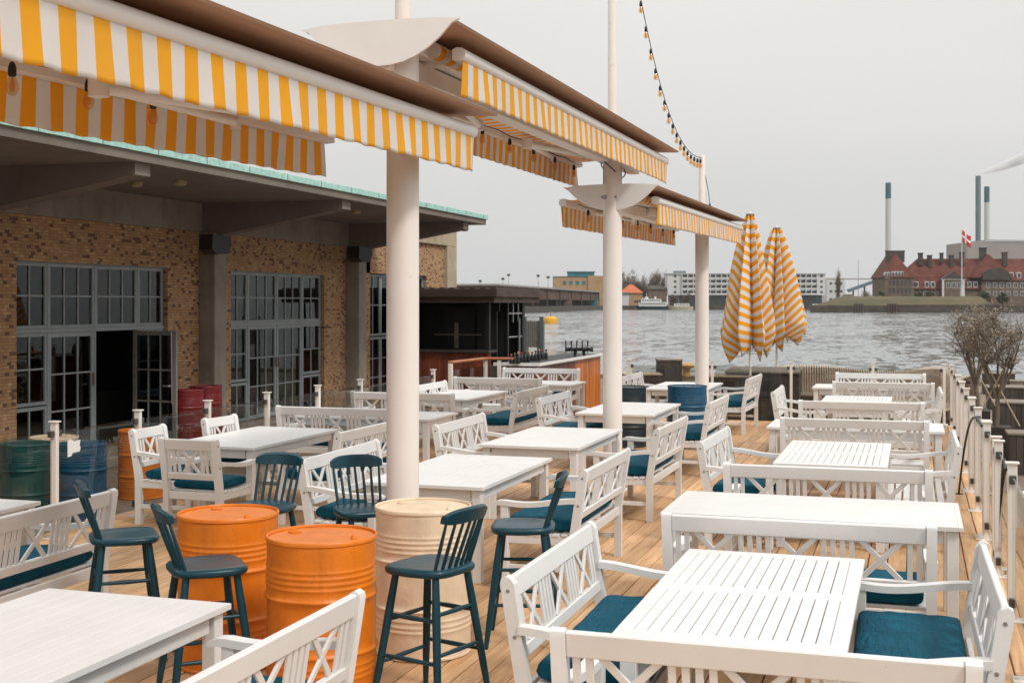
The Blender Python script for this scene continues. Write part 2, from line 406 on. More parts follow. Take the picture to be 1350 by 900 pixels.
# ================================================================ furniture prototypes (local: seat faces +y)
def outline_x(mb,x0,x1,zl,zh,ymap,t,w):   # crossed slats
    a=Vector((x0,ymap(zl),zl)); b=Vector((x1,ymap(zh),zh)); c=Vector((x1,ymap(zl),zl)); d=Vector((x0,ymap(zh),zh))
    up=Vector((0,1,0))
    n=Vector((0,ymap(zh)-ymap(zl),zh-zl)).cross(Vector((1,0,0))).normalized()
    mb.beam(a,b,w,t,n,.002); o=n*.0015
    mb.beam(c+o,d+o,w,t,n,.002)
def lounger_parts(width,groups,depth=.555,hb=.9):
    """white timber bench or armchair; returns list (name, mesh)"""
    W=width/2; bt=.055; out=[]
    lean=.075
    def yb(z): return 0.0 if z<.42 else -lean*(z-.42)/(hb-.42)
    # rear posts
    for s in(-1,1):
        g=MB(); xc=s*(W-bt/2)
        prof=[(-.03,0),(.03,0),(.03+yb(.42),.42),(.032+yb(hb-.03),hb-.03),(.022+yb(hb),hb-.008),(yb(hb),hb+.004),(-.022+yb(hb),hb-.008),(-.032+yb(hb-.03),hb-.03),(-.03,.42)]
        g.prism(prof,(xc,0,0),(0,1,0),(0,0,1),(1,0,0),-bt/2,bt/2)
        out.append(('leg',g.mesh('bench_back_leg',M['white'],25)))
        b=MB()
        for z in(hb-.06,.64):
            b.tube([(xc+s*(bt/2-.004),yb(z),z),(xc+s*(bt/2+.002),yb(z),z)],.009,10)
        out.append(('bolt',b.mesh('bench_bolt',M['bolt'])))
    # front legs
    for s in(-1,1):
        g=MB(); g.box(s*(W-bt)-bt/2+s*bt/2,s*(W-bt)+bt/2+s*bt/2,depth-.06,depth,0,.645,.004)
        out.append(('leg',g.mesh('bench_front_leg',M['white'],25)))
    # armrests: gently curved with a rounded end
    for s in(-1,1):
        g=MB(); top=[];bot=[]
        K=14
        for k in range(K+1):
            u=k/K; y=-.02+u*(depth+.085); z=.672+.018*math.cos(u*math.pi*1.6)-.01*u
            if u>.86: z-=(u-.86)**2*1.6
            th=.036 if u<.9 else .036*(1-((u-.9)/.1)**2*.45)
            top.append((y,z)); bot.append((y,z-th))
        g.prism(top+bot[::-1],(s*(W-bt/2),0,0),(0,1,0),(0,0,1),(1,0,0),-.034,.034)
        out.append(('armrest',g.mesh('bench_armrest',M['white'],30)))
    # backrest: top rail, lower rail, slats, crosses
    g=MB(); zt1,zt0=hb-.008,hb-.105; zl1,zl0=.585,.53
    def rail(z0,z1,t,ch):
        n=Vector((0,yb(z1)-yb(z0),z1-z0)).normalized(); c=(0,(yb(z0)+yb(z1))/2,(z0+z1)/2)
        g.obox(c,((1,0,0),n.cross(Vector((1,0,0))),n),(W-bt-.0005,t/2,(z1-z0)/2),ch)
    rail(zt0,zt1,.032,.005); rail(zl0,zl1,.03,.004)
    unit=0; tot=0; SW=.029; SG=.021; XW=.235 if width>1 else .19
    for k in groups: tot+= XW if k=='x' else k*SW+(k-1)*SG
    inner=2*(W-bt); gp=(inner-tot)/(len(groups)+1)
    x=-W+bt+gp
    zlo,zhi=zl1-.004,zt0+.004
    for k in groups:
        if k=='x': outline_x(g,x+.01,x+XW-.01,zlo,zhi,yb,.013,.03); x+=XW+gp
        else:
            for q in range(k):
                xc=x+SW/2; n=Vector((0,yb(zhi)-yb(zlo),zhi-zlo)).normalized()
                g.beam((xc,yb(zlo),zlo),(xc,yb(zhi),zhi),SW,.014,n.cross(Vector((1,0,0))),.002); x+=SW+SG
            x+=gp-SG
    out.append(('backrest',g.mesh('bench_backrest',M['white'],25)))
    # seat: slats, rails
    g=MB(); n=7; y0=.035; sw=(depth-.03-y0)/n
    for k in range(n):
        yy=y0+k*sw; z=.432-.012*math.sin(math.pi*(k+.5)/n)
        g.box(-W+.012,W-.012,yy+.008,yy+sw-.008,z-.018,z,.003)
    for s in(-1,1): g.box(s*(W-.042),s*(W-.018),.03,depth-.061,.345,.409,.003)
    g.box(-W+bt,W-bt,depth-.045,depth-.02,.345,.410,.003); g.box(-W+bt,W-bt,-.014,.012,.345,.415,.003)
    if width>1: g.box(-.02,.02,.013,depth-.046,.35,.409)
    out.append(('seat',g.mesh('bench_seat',M['white'],25)))
    for s in(-1,1):
        g=MB(); g.box(s*(W-.037),s*(W-.019),.031,depth-.061,.15,.19,.003)
        out.append(('stretcher',g.mesh('bench_stretcher',M['white'],25)))
    return out
BENCH=lounger_parts(1.5,[2,'x',4,'x',4,'x',2])
CHAIR=lounger_parts(.60,[3,'x',3],.56)
def cushion_mesh(w,d,t,seed):
    r=random.Random(seed); nx,ny=36,16; g=MB(); 
    def zz(u,v,top):
        e=max(0,1-abs(u)**9)*max(0,1-abs(v)**6)
        s=max(0,1-abs(u)**60)**.5*max(0,1-abs(v)**26)**.5
        b=t/2*(.86+.14*e)
        pill=.012*(1-u*u)*(1-v*v)
        wr=.0022*math.sin(u*27+v*3+seed)*(1-abs(v))+.0025*math.sin(v*13+u*5*seed)+.003*math.sin(u*5+seed*2)*math.sin(v*4)
        return (b*s+pill+wr*s) if top else -b*s
    P=[]
    for top in(1,0):
        for j in range(ny+1):
            for i in range(nx+1):
                u=math.sin(math.pi/2*(-1+2*i/nx)); v=math.sin(math.pi/2*(-1+2*j/ny))
                # squeeze near the rim so that the section rounds
                uu,vv=u,v
                P.append((uu*w/2*(1-.012*vv*vv),vv*d/2,zz(uu*.999,vv*.999,top)+t/2))
    L=(nx+1)*(ny+1); fs=[]
    for j in range(ny):
        for i in range(nx):
            a=j*(nx+1)+i; fs.append((a,a+1,a+nx+2,a+nx+1)); fs.append((L+a,L+a+nx+1,L+a+nx+2,L+a+1))
    for i in range(nx):
        fs.append((i,L+i,L+i+1,i+1)); a=ny*(nx+1)+i; fs.append((a,a+1,L+a+1,L+a))
    for j in range(ny):
        a=j*(nx+1); b=a+nx+1; fs.append((a,b,L+b,L+a)); a+=nx; b+=nx; fs.append((a,L+a,L+b,b))
    g.add(P,fs)
    for s in(-1,1):
        for top in(.3,.72):
            pts=[]
            for k in range(41):
                an=2*math.pi*k/40; cx=math.copysign(abs(math.cos(an))**.25,math.cos(an)); cy=math.copysign(abs(math.sin(an))**.25,math.sin(an))
                pts.append((cx*w/2*.995,cy*d/2*.995,t*top))
        break
    return g.mesh('seat_cushion',M['cushion'],60)
CUSH=[cushion_mesh(1.37,.50,.10,s) for s in(1,2,3)]
CUSHC=[cushion_mesh(.46,.48,.08,s) for s in(4,5)]
HEAD={'N':0.0,'S':math.pi,'E':-math.pi/2,'W':math.pi/2}   # direction the seat faces: N=+y E=+x
VEC={'N':(0,1),'S':(0,-1),'E':(1,0),'W':(-1,0)}
def place(proto,name,label,cat,x,y,face,group,jit=0,dz=0):
    """x,y = middle of the back at floor level"""
    t=thing(name,label,cat,(x,y,dz),HEAD[face]+R(jit),group)
    for n,me in proto: link(n,me,t)
    return t
rc=random.Random(11)
def bench(x,y,face,label,clabel=None,jit=None):
    j=rc.uniform(-1.2,1.2) if jit is None else jit
    v=VEC[face]; x+=v[0]*.072; y+=v[1]*.072; t=place(BENCH,'garden_bench',label,'bench',x,y,face,'white cross-back garden benches',j)
    if clabel:
        o=link('seat_cushion',rc.choice(CUSH),None,(x+v[0]*.285,y+v[1]*.285,.431),HEAD[face]+R(j+rc.uniform(-1,1)))
        tag(o,clabel,'cushion','teal seat cushions')
    return t
def chair(x,y,face,label,clabel,jit=0):
    v=VEC[face]; x+=v[0]*.072; y+=v[1]*.072; place(CHAIR,'garden_armchair',label,'armchair',x,y,face,'white cross-back armchairs',jit)
    o=link('seat_cushion',rc.choice(CUSHC),None,(x+v[0]*.285,y+v[1]*.285,.431),HEAD[face]+R(jit)); tag(o,clabel,'cushion','teal seat cushions')

def table_parts(w,l,slatted):     # long axis y, centred
    out=[]; T=.73; th=.028
    g=MB(); W,L=w/2,l/2
    if slatted:
        eb=.085; cb=.06
        g.box(-W,W,-L,-L+eb,T-th,T,.004); g.box(-W,W,L-eb,L,T-th,T,.004)
        g.box(-W+.001,W-.001,-cb-.0015,-.0015,T-th,T-.001,.003); g.box(-W+.001,W-.001,.0015,cb+.0015,T-th,T-.001,.003)
        n=14; side=.075; sl=(w-2*side+.006)/n
        for (a,b) in((-L+eb+.002,-cb-.004),(cb+.004,L-eb-.002)):
            g.box(-W,-W+side-.004,a,b,T-th,T,.003); g.box(W-side+.004,W,a,b,T-th,T,.003)
            for k in range(n):
                x=-W+side+k*sl; g.box(x+.001,x+sl-.0045,a,b,T-th,T-.0005,.002)
    else:
        n=11; sl=w/n
        for k in range(n): g.box(-W+k*sl+.0008,-W+(k+1)*sl-.0008,-L+.03,L-.03,T-th,T,.0012)
        g.box(-W,W,-L,-L+.0295,T-th,T-.0006,.0025); g.box(-W,W,L-.0295,L,T-th,T-.0006,.0025)
    out.append(('tabletop',g.mesh('tabletop',M['white'],25)))
    g=MB(); i=.045
    for s in(-1,1):
        g.box(s*(W-i-.024),s*(W-i),-L+i+.07,L-i-.07,T-.115,T-th-.001,.003); g.box(-W+i+.07,W-i-.07,s*(L-i-.024),s*(L-i),T-.115,T-th-.001,.003)
    if slatted: g.box(-W+i+.03,W-i-.03,-.04,.04,T-.1,T-th-.002)
    out.append(('apron',g.mesh('table_apron',M['white'],25)))
    for sx in(-1,1):
        for sy in(-1,1):
            g=MB(); x=sx*(W-.062); y=sy*(L-.062); g.box(x-.035,x+.035,y-.035,y+.035,0,T-th-.0015,.004)
            out.append(('leg',g.mesh('table_leg',M['white'],25)))
    return out
TS=table_parts(.95,1.88,True); TP=table_parts(1.0,1.88,False)
def table(x0,x1,y0,y1,label,slatted=False,jit=0.0):
    cross=(x1-x0)>(y1-y0); cx,cy=(x0+x1)/2,(y0+y1)/2
    t=thing('garden_table',label,'table',(cx,cy,0),(math.pi/2 if cross else 0)+R(jit),'white garden tables')
    for n,me in(TS if slatted else TP): link(n,me,t)

# --- right hand column of furniture
table(-1.20,-.25,5.1,6.98,'white slatted table in the right foreground between two benches',True)
bench(-1.70,5.97,'E','white bench facing right at the left side of the foreground slatted table','teal cushion on the bench left of the foreground slatted table')
bench(.34,6.03,'W','white bench facing left beside the railing at the foreground slatted table','wrinkled teal cushion on the bench right of the foreground slatted table')
bench(-.53,4.47,'N','white bench seen from behind across the bottom right of the picture','teal cushion of the bench cut by the bottom right picture edge',0)
bench(-.63,7.13,'N','white bench seen from behind just beyond the foreground slatted table','teal cushion of the bench just beyond the foreground slatted table',0.6)
table(-1.54,.24,8.14,9.12,'white plank table standing crosswise on the right, beyond the foreground slatted table')
bench(-.62,9.5,'N','white bench seen from behind between the crosswise plank table and second slatted table','teal cushion of the bench facing the second slatted table',1.0)
table(-1.18,-.19,10.95,12.83,'second slatted table from the foreground on the right side of the deck',True)
bench(-1.76,11.6,'E','white bench facing right at the left side of the second slatted table','teal cushion on the bench left of the second slatted table')
bench(.36,11.9,'W','white bench by the railing at the right of the second slatted table',None)
bench(-.60,13.5,'N','bare white bench seen from behind just beyond the second slatted table',None,.6)
table(-1.5,.25,14.15,15.12,'white plank table crosswise behind the bare bench on the right')
bench(-.62,15.95,'N','white bench seen from behind in front of the third, farthest slatted table',None,.6)
table(-1.25,-.3,17.35,19.3,'third slatted table, the farthest one on the right side',True)
bench(-1.84,18.05,'E','small looking white bench facing right near the dark wooden planter',None)
bench(.36,18.4,'W','far white bench facing left against the right railing',None)
bench(-.45,19.95,'N','white bench seen from behind beyond the farthest slatted table',None,.8)
table(-1.55,.25,21.0,21.95,'farthest white plank table in front of the slatted lounge seat')
bench(-.55,22.55,'S','white bench farthest back on the right, facing the camera',None,.4)
# --- middle column
table(-4.02,-2.93,3.18,5.07,'white plank table in the bottom left corner of the picture')
bench(-2.22,4.07,'W','white bench back rising from the bottom edge before the orange drum','teal cushion of the bench at the bottom edge before the orange drum')
bench(-4.78,4.0,'E','white bench arm just showing at the left edge beside the corner table',None)
table(-4.08,-3.04,8.83,10.7,'white plank table just beyond the cream drum')
bench(-2.27,9.48,'W','white bench nearest the camera in the middle row facing left','teal cushion on the middle row bench nearest the camera')
bench(-4.53,9.46,'E','white bench with open arm between orange drum and thick pole','teal cushion on the bench behind the second orange drum')
table(-4.06,-3.0,11.5,13.4,'white plank table in front of the second white pole')
bench(-2.34,12.6,'W','second white bench of the middle row facing left','teal cushion on the second middle row bench')
bench(-4.52,12.3,'E','white bench right of the first pole, facing right',None)
table(-4.03,-3.06,15.15,17.1,'white plank table right behind the second white pole')
bench(-2.36,15.9,'W','third white bench of the middle row, before the blue drum','teal cushion on the third middle row bench')
bench(-4.56,16.0,'E','small white bench left of the second pole facing right','teal cushion on the small bench left of the second pole')
table(-4.14,-3.15,19.85,21.8,'farthest plank table of the middle row beside the third pole')
bench(-2.52,21.0,'W','farthest white bench of the middle row, beside the dark planter','teal cushion on the farthest middle row bench')
bench(-4.6,21.0,'E','white bench back peeking out right of the second pole',None)
# --- left column
table(-6.78,-5.76,5.4,7.27,'white table corner at the left edge beyond the corner table')
bench(-4.93,6.2,'W','long white bench back at the left edge with dark cushion showing below','dark teal cushion of the bench at the left edge')
table(-6.98,-5.98,10.55,12.5,'white plank table between the three armchairs')
bench(-5.12,11.38,'W','white bench facing the armchair table from its right','teal cushion on the bench facing the armchair table')
chair(-6.14,9.72,'N','white armchair seen from behind at the near end of its table','dark teal cushion on the armchair seen from behind',-2)
chair(-7.12,10.55,'E','white armchair nearest the glass railing, left of the other armchairs','teal cushion on the armchair nearest the glass railing',3)
chair(-7.05,11.75,'E','farther white armchair facing right behind its neighbour by the railing','teal cushion on the farther armchair by the railing',-3)
bench(-6.4,13.2,'N','long white bench seen from behind, left of the first pole','teal cushion of the long bench left of the first pole',.5)
table(-7.3,-5.5,13.75,14.85,'white plank table crosswise behind the first pole on the left')
bench(-6.6,15.68,'N','white bench crossing behind the first pole, seen from behind',None,.5)
table(-7.1,-6.05,16.9,18.7,'white plank table right of the first pole in the back left')
bench(-5.16,17.0,'W','white bench with bright teal cushion facing left in the back left','bright teal cushion on the bench in the back left')
bench(-6.45,19.3,'N','white bench seen from behind in front of the bar counter',None,.4)
table(-7.0,-5.85,20.35,21.4,'small far white table between the two back left benches')
bench(-6.62,22.4,'S','farthest white bench on the left, standing against the bar counter','teal cushion on the farthest left bench',0)
bench(-7.0,17.6,'E','white bench back by the glass railing seen behind the first pole',None)

# --- bar stools
def stool_parts():
    out=[]; sz=.73
    # seat: rounded saddle
    g=MB(); prof=[]; n=40
    def ring(sc,z,flat=1):
        pts=[]
        for k in range(n):
            a=2*math.pi*k/n; ex=.46
            x=.215*math.copysign(abs(math.cos(a))**ex,math.cos(a)); y=.195*math.copysign(abs(math.sin(a))**ex,math.sin(a))
            if y<0: x*=1-.16*(-y/.195)
            pts.append((x*sc,y*sc,z))
        return pts
    rs=[ring(.0,sz-.008),ring(.35,sz-.009),ring(.65,sz-.004),ring(.88,sz+.001),ring(.96,sz-.002),ring(1.01,sz-.015),ring(1.0,sz-.032),ring(.95,sz-.042),ring(.5,sz-.044),ring(.0,sz-.044)]
    vs=[p for r in rs for p in r]; fs=[]
    for i in range(len(rs)-1):
        for k in range(n): fs.append((i*n+k,i*n+(k+1)%n,(i+1)*n+(k+1)%n,(i+1)*n+k))
    g.add(vs,fs); out.append(('seat',g.mesh('stool_seat',M['teal_paint'],60)))
    tops={}; feet={}
    for sx in(-1,1):
        for sy in(-1,1):
            a=Vector((sx*.135,sy*.13,sz-.035)); b=Vector((sx*.225,sy*.215,0)); tops[(sx,sy)]=a; feet[(sx,sy)]=b
            g=MB(); g.tube([a,a.lerp(b,.3),a.lerp(b,.75),b],[.019,.0225,.020,.0145],12)
            out.append(('leg',g.mesh('stool_leg',M['teal_paint'],50)))
    def lp(k,z): a,b=tops[k],feet[k]; return a.lerp(b,(a.z-z)/(a.z-b.z))
    g=MB()
    def st(k1,k2,z):
        p,q=lp(k1,z),lp(k2,z); m=(p+q)/2; g.tube([p,m,q],[.0095,.0135,.0095],10)
    st((-1,1),(1,1),.22); st((-1,-1),(1,-1),.30); st((-1,-1),(-1,1),.26); st((1,-1),(1,1),.26)
    st((-1,1),(1,1),.44); st((-1,-1),(1,-1),.50); st((-1,-1),(-1,1),.47); st((1,-1),(1,1),.47)
    out.append(('stretcher',g.mesh('stool_stretchers',M['teal_paint'],50)))
    # spindles and crest rail (back at -y)
    g=MB(); c=MB(); nn=7; zc=1.0
    for k in range(nn):
        u=(k-(nn-1)/2)/((nn-1)/2)
        p=Vector((u*.150,-.155+.018*u*u,sz-.006)); q=Vector((u*.163,-.255+.035*u*u,zc-.02))
        g.tube([p,p.lerp(q,.45),q],[.0095,.0105,.0075],8)
    out.append(('spindle',g.mesh('stool_spindles',M['teal_paint'],50)))
    K=16; P=[]
    for k in range(K+1):
        u=-1+2*k/K; x=u*.182; y=-.258+.045*u*u; hh=.039*(1-abs(u)**6*.5); zz=zc+.012*(1-u*u)
        for (dy,dz) in((-.015,-hh),(.012,-hh),(.015,hh*.8),(0,hh+.004),(-.017,hh*.8)): P.append((x,y+dy-.01*(dz/.03),zz+dz))
    fs=[]
    for k in range(K):
        for m in range(5): fs.append((k*5+m,k*5+(m+1)%5,(k+1)*5+(m+1)%5,(k+1)*5+m))
    fs+= [tuple(range(5)),tuple(K*5+m for m in range(5))]
    c.add(P,fs); out.append(('crest_rail',c.mesh('stool_crest',M['teal_paint'],40)))
    return out
ST=stool_parts()
def stool(px,py,deg,label):   # deg: heading of the seat front, measured from camera-right, counter-clockwise from above
    x,y=at(px,py,.73); h=R(deg)+A   # camera right is (CA,SA)... rotated by A
    t=thing('bar_stool',label,'bar stool',(x,y,0),h-math.pi/2,'dark teal spindle back bar stools')
    for n,me in ST: link(n,me,t)
stool(163,702,22,'dark teal bar stool farthest left, in front of the long bench')
stool(272,741,25,'dark teal bar stool with glossy seat in front of the left orange drum')
stool(569,741,146,'dark teal bar stool in front of the cream drum, spindle back nearest the camera')
stool(690,689,176,'dark teal bar stool right of the cream drum facing left')
stool(347,664,250,'dark teal bar stool behind the left orange drum')
stool(482,668,-66,'dark teal bar stool between the right orange drum and the thick pole')

# --- drums
def drum_parts():
    out=[]; r=.2875
    pr=[(r-.014,0),(r,.002),(r+.006,.008),(r+.006,.018),(r,.024)]
    def hoop(z,a,w): 
        return [(r,z-w),(r+a*.5,z-w*.5),(r+a,z-w*.18),(r+a,z+w*.18),(r+a*.5,z+w*.5),(r,z+w)]
    for z,a,w in((.17,.004,.013),(.2,.004,.013),(.235,.004,.013),(.295,.011,.02),(.575,.011,.02),(.635,.004,.013),(.665,.004,.013),(.695,.004,.013),(.725,.003,.012)): pr+=hoop(z,a,w)
    q2=[pr[0]]
    for (a_,b_) in zip(pr,pr[1:]):
        nn_=max(1,int((b_[1]-a_[1])/.025))
        for q in range(1,nn_+1): q2.append((a_[0]+(b_[0]-a_[0])*q/nn_,a_[1]+(b_[1]-a_[1])*q/nn_))
    pr=q2
    nn_=6
    pr+=[(r,pr[-1][1]+(.85-pr[-1][1])*q/nn_) for q in range(1,nn_)]
    pr+=[(r,.855),(r+.006,.860),(r+.007,.875),(r+.003,.8805),(r-.004,.8805),(r-.007,.875),(r-.007,.868)]
    g=MB(); g.lathe(pr,64,caps=False); 
    g2=MB(); g2.lathe([(0.0,.866),(r-.05,.866),(r-.02,.865),(r-.008,.867)],64,caps=False)
    def dent(x,y,z):
        a=math.atan2(y,x); rr_=math.hypot(x,y)
        if rr_<.2 or z>.85 or z<.03: return (x,y,z)
        k=.0016*math.sin(a*3+z*7)+.0012*math.sin(a*7-z*19+1)
        for (da,dz,w,dp) in((-1.2,.45,.10,.010),(-.6,.80,.07,.006),(.3,.40,.09,.008),(2.2,.5,.1,.009),(-2.3,.7,.08,.008),(-1.75,.12,.07,.007),(1.2,.75,.08,.007)):
            d=((math.atan2(math.sin(a-da),math.cos(a-da))*.29)**2+(z-dz)**2)/(w*w); k-=dp*math.exp(-d*2.5)
        s_=(rr_+k)/rr_; return (x*s_,y*s_,z)
    g.v=[dent(*p) for p in g.v]
    out.append(('body',g,None)); out.append(('lid',g2,None))
    for (bx,by,br) in((.19,.05,.034),(-.17,-.09,.018)):
        g=MB(); g.lathe([(br,.866),(br,.874),(br*.75,.880),(br*.4,.880),(.0,.878)],16,(bx,by,0),False); g.box(bx-.006,bx+.006,by-br*.6,by+br*.6,.878,.886,.001); out.append(('bung',g,None))
    return out
DR=drum_parts(); drumcache={}
def drum(px,py,m,label,x=None,y=None,z0=0.0,rz=0,cat='steel drum'):
    if x is None: x,y=at(px,py,z0+.88)
    if m not in drumcache: drumcache[m]=[(n,g.mesh('drum_'+n,M[m],40)) for n,g,_ in DR]
    t=thing('steel_drum',label,'drum',(x,y,z0),rz,'painted steel drums')
    for n,me in drumcache[m]: link(n,me,t)
    return t
drum(301,674,'d_orange','left orange steel drum used as a bar table',rz=2.2)
drum(424,703,'d_orange','right orange steel drum, the nearest one to the camera',rz=2.6)
drum(558,665,'d_cream','cream steel drum in front of the thick white pole',rz=2.4)
drum(906,508,'d_blue','blue steel drum at the end of the middle row table',rz=1)
drum(826,509,'d_dark','near black steel drum half hidden behind the second pole',rz=2)
x,y=ptD(33,14.75); drum(0,0,'d_green','dark green steel drum outside the glass railing at the left edge',x,y,GZ)
x,y=ptD(107,14.75); drum(0,0,'d_blue','blue steel drum seen through the glass railing',x,y,GZ,1)
x,y=ptD(71,15.45); drum(0,0,'d_cream','cream drum top showing behind the green drum',x,y,GZ,1)
x,y=ptD(186,16.3); drum(0,0,'d_orange','faded orange drum seen through the glass railing near the armchairs',x,y,GZ,1)
x,y=ptD(271,22.4); drum(0,0,'d_red','dark red drum against the brick wall, right one of the pair',x,y,-.25,1)
x,y=ptD(246,21.5); drum(0,0,'d_red','dark red drum partly hidden by the open door, left one of the pair',x,y,-.25,1)
# ================================================================ glass railings
def railing(name,label,pts,skip=(),two=False):
    """pts: post positions in order; glass between neighbours"""
    t=thing(name,label,'railing',(pts[0][0],pts[0][1],0)); ox,oy=pts[0]
    n=len(pts)
    for i,(x,y) in enumerate(pts):
        a=Vector(pts[max(i-1,0)]);b=Vector(pts[min(i+1,n-1)]); d=(b-a).normalized(); s=Vector((-d.y,d.x)); c=Vector((x-ox,y-oy))
        D3=(d.x,d.y,0); S3=(s.x,s.y,0)
        g=MB(); g.obox((c.x,c.y,.52),(D3,S3,(0,0,1)),(.022,.031,.52),.003)
        g.obox((c.x,c.y,1.047),(D3,S3,(0,0,1)),(.036,.044,.006),.002); g.obox((c.x,c.y,.006),(D3,S3,(0,0,1)),(.06,.095,.006),.002)
        for q in(-1,1):
            g.tube([(c.x+s.x*.075*q,c.y+s.y*.075*q,.012),(c.x+s.x*.075*q,c.y+s.y*.075*q,.02)],.012,8)
        p=g.build('post',M['steel_white'],t,25)
        for q in(-1,1):
            if (i==0 and q<0) or (i==n-1 and q>0): continue
            for z in(.94,.13):
                g=MB(); g.obox((c.x+d.x*.05*q,c.y+d.y*.05*q,z),(D3,S3,(0,0,1)),(.024,.022,.028),.003); g.build('clamp',M['clamp'],p,25)
    for i in range(n-1):
        if i in skip: continue
        a=Vector(pts[i]);b=Vector(pts[i+1]); d=(b-a).normalized(); a=a+d*.05-Vector((ox,oy)); b=b-d*.05-Vector((ox,oy))
        g=MB(); g.beam((a.x,a.y,.52),(b.x,b.y,.52),.010,.88); g.build('glass_panel',M['rail_glass'],t,0)
    return t
M['clamp']=painted('dark_clamp_metal',(.07,.065,.06),.4,.3,20,0)
RX=.62; LX=-7.3
Lp=[(LX,6.6),(LX,8.0)]+[(LX,onx(p,LX)) for p in(72,182,274,352,419,475)]+[(LX,17.55),(LX,onx(568,LX)+.1)]
railing('glass_railing','glass railing with white posts along the left edge of the deck, before the brick building',Lp)
Bp=[(onxx) for onxx in []]
def ony(px,Y): return -Y*math.tan(A-math.atan((px-CX)/F))
railing('glass_railing','glass railing with white posts across the far end of the deck by the water',[(ony(p,22.9),22.9) for p in(830,939,1043,1151)]+[(RX-.12,22.9)])
Rp=[(RX,y) for y in(22.6,21.1,19.6,19.45,18.0,17.85,16.5,15.0,14.85,13.5,12.05,11.9,10.6,10.3,8.9,7.5,6.1,4.7)]
railing('glass_railing','long row of white posts with glass receding along the right edge of the deck',Rp)
g=MB(); yy=onx(96,LX+.012)
g.prism([(-.07,-.09),(-.02,-.085),(.0,-.06),(.10,-.055),(.115,-.02),(.10,.0),(.11,.05),(.02,.045),(-.03,.07),(-.07,.06)],(LX+.008,yy,.80),(0,1,0),(0,0,1),(1,0,0),0,.003)
M['paper']=painted('white_paper',(.82,.82,.80),.8,.05,4,0)
tag(g.build('paper_note',M['paper'],None,0),'torn white paper note taped to the glass above the blue drum','paper note')

# ================================================================ white poles
def pole(px,ztop,label,zl=3.78):
    x=-3.25; y=onx(px,x)
    t=thing('awning_pole',label,'pole',(x,y,0),0,'white awning poles')
    g=MB(); g.lathe([(.20,0),(.20,.012),(.112,.014),(.1085,.03),(.1085,zl),(.1,zl+.03),(.06,zl+.06)],40); g.build('column',M['pole'],t,40)
    g=MB(); g.lathe([(.053,zl+.05),(.053,ztop-.02),(.045,ztop),(0,ztop)],28,caps=False); g.build('mast',M['pole'],t,40)
    g=MB()
    for k in range(4):
        a=k*math.pi/2+.6; g.lathe([(.016,.012),(.016,.028),(0,.028)],6,(.16*math.cos(a),.16*math.sin(a),0),False)
    g.build('bolt',M['brushed'],t)
    return x,y
P1=pole(531,6.9,'thick white pole nearest the camera, behind the cream drum')
P2=pole(807.5,6.9,'second white pole, between two middle row tables')
P3=pole(925.5,4.48,'third and farthest white pole, its top carrying the bulb string',3.25)

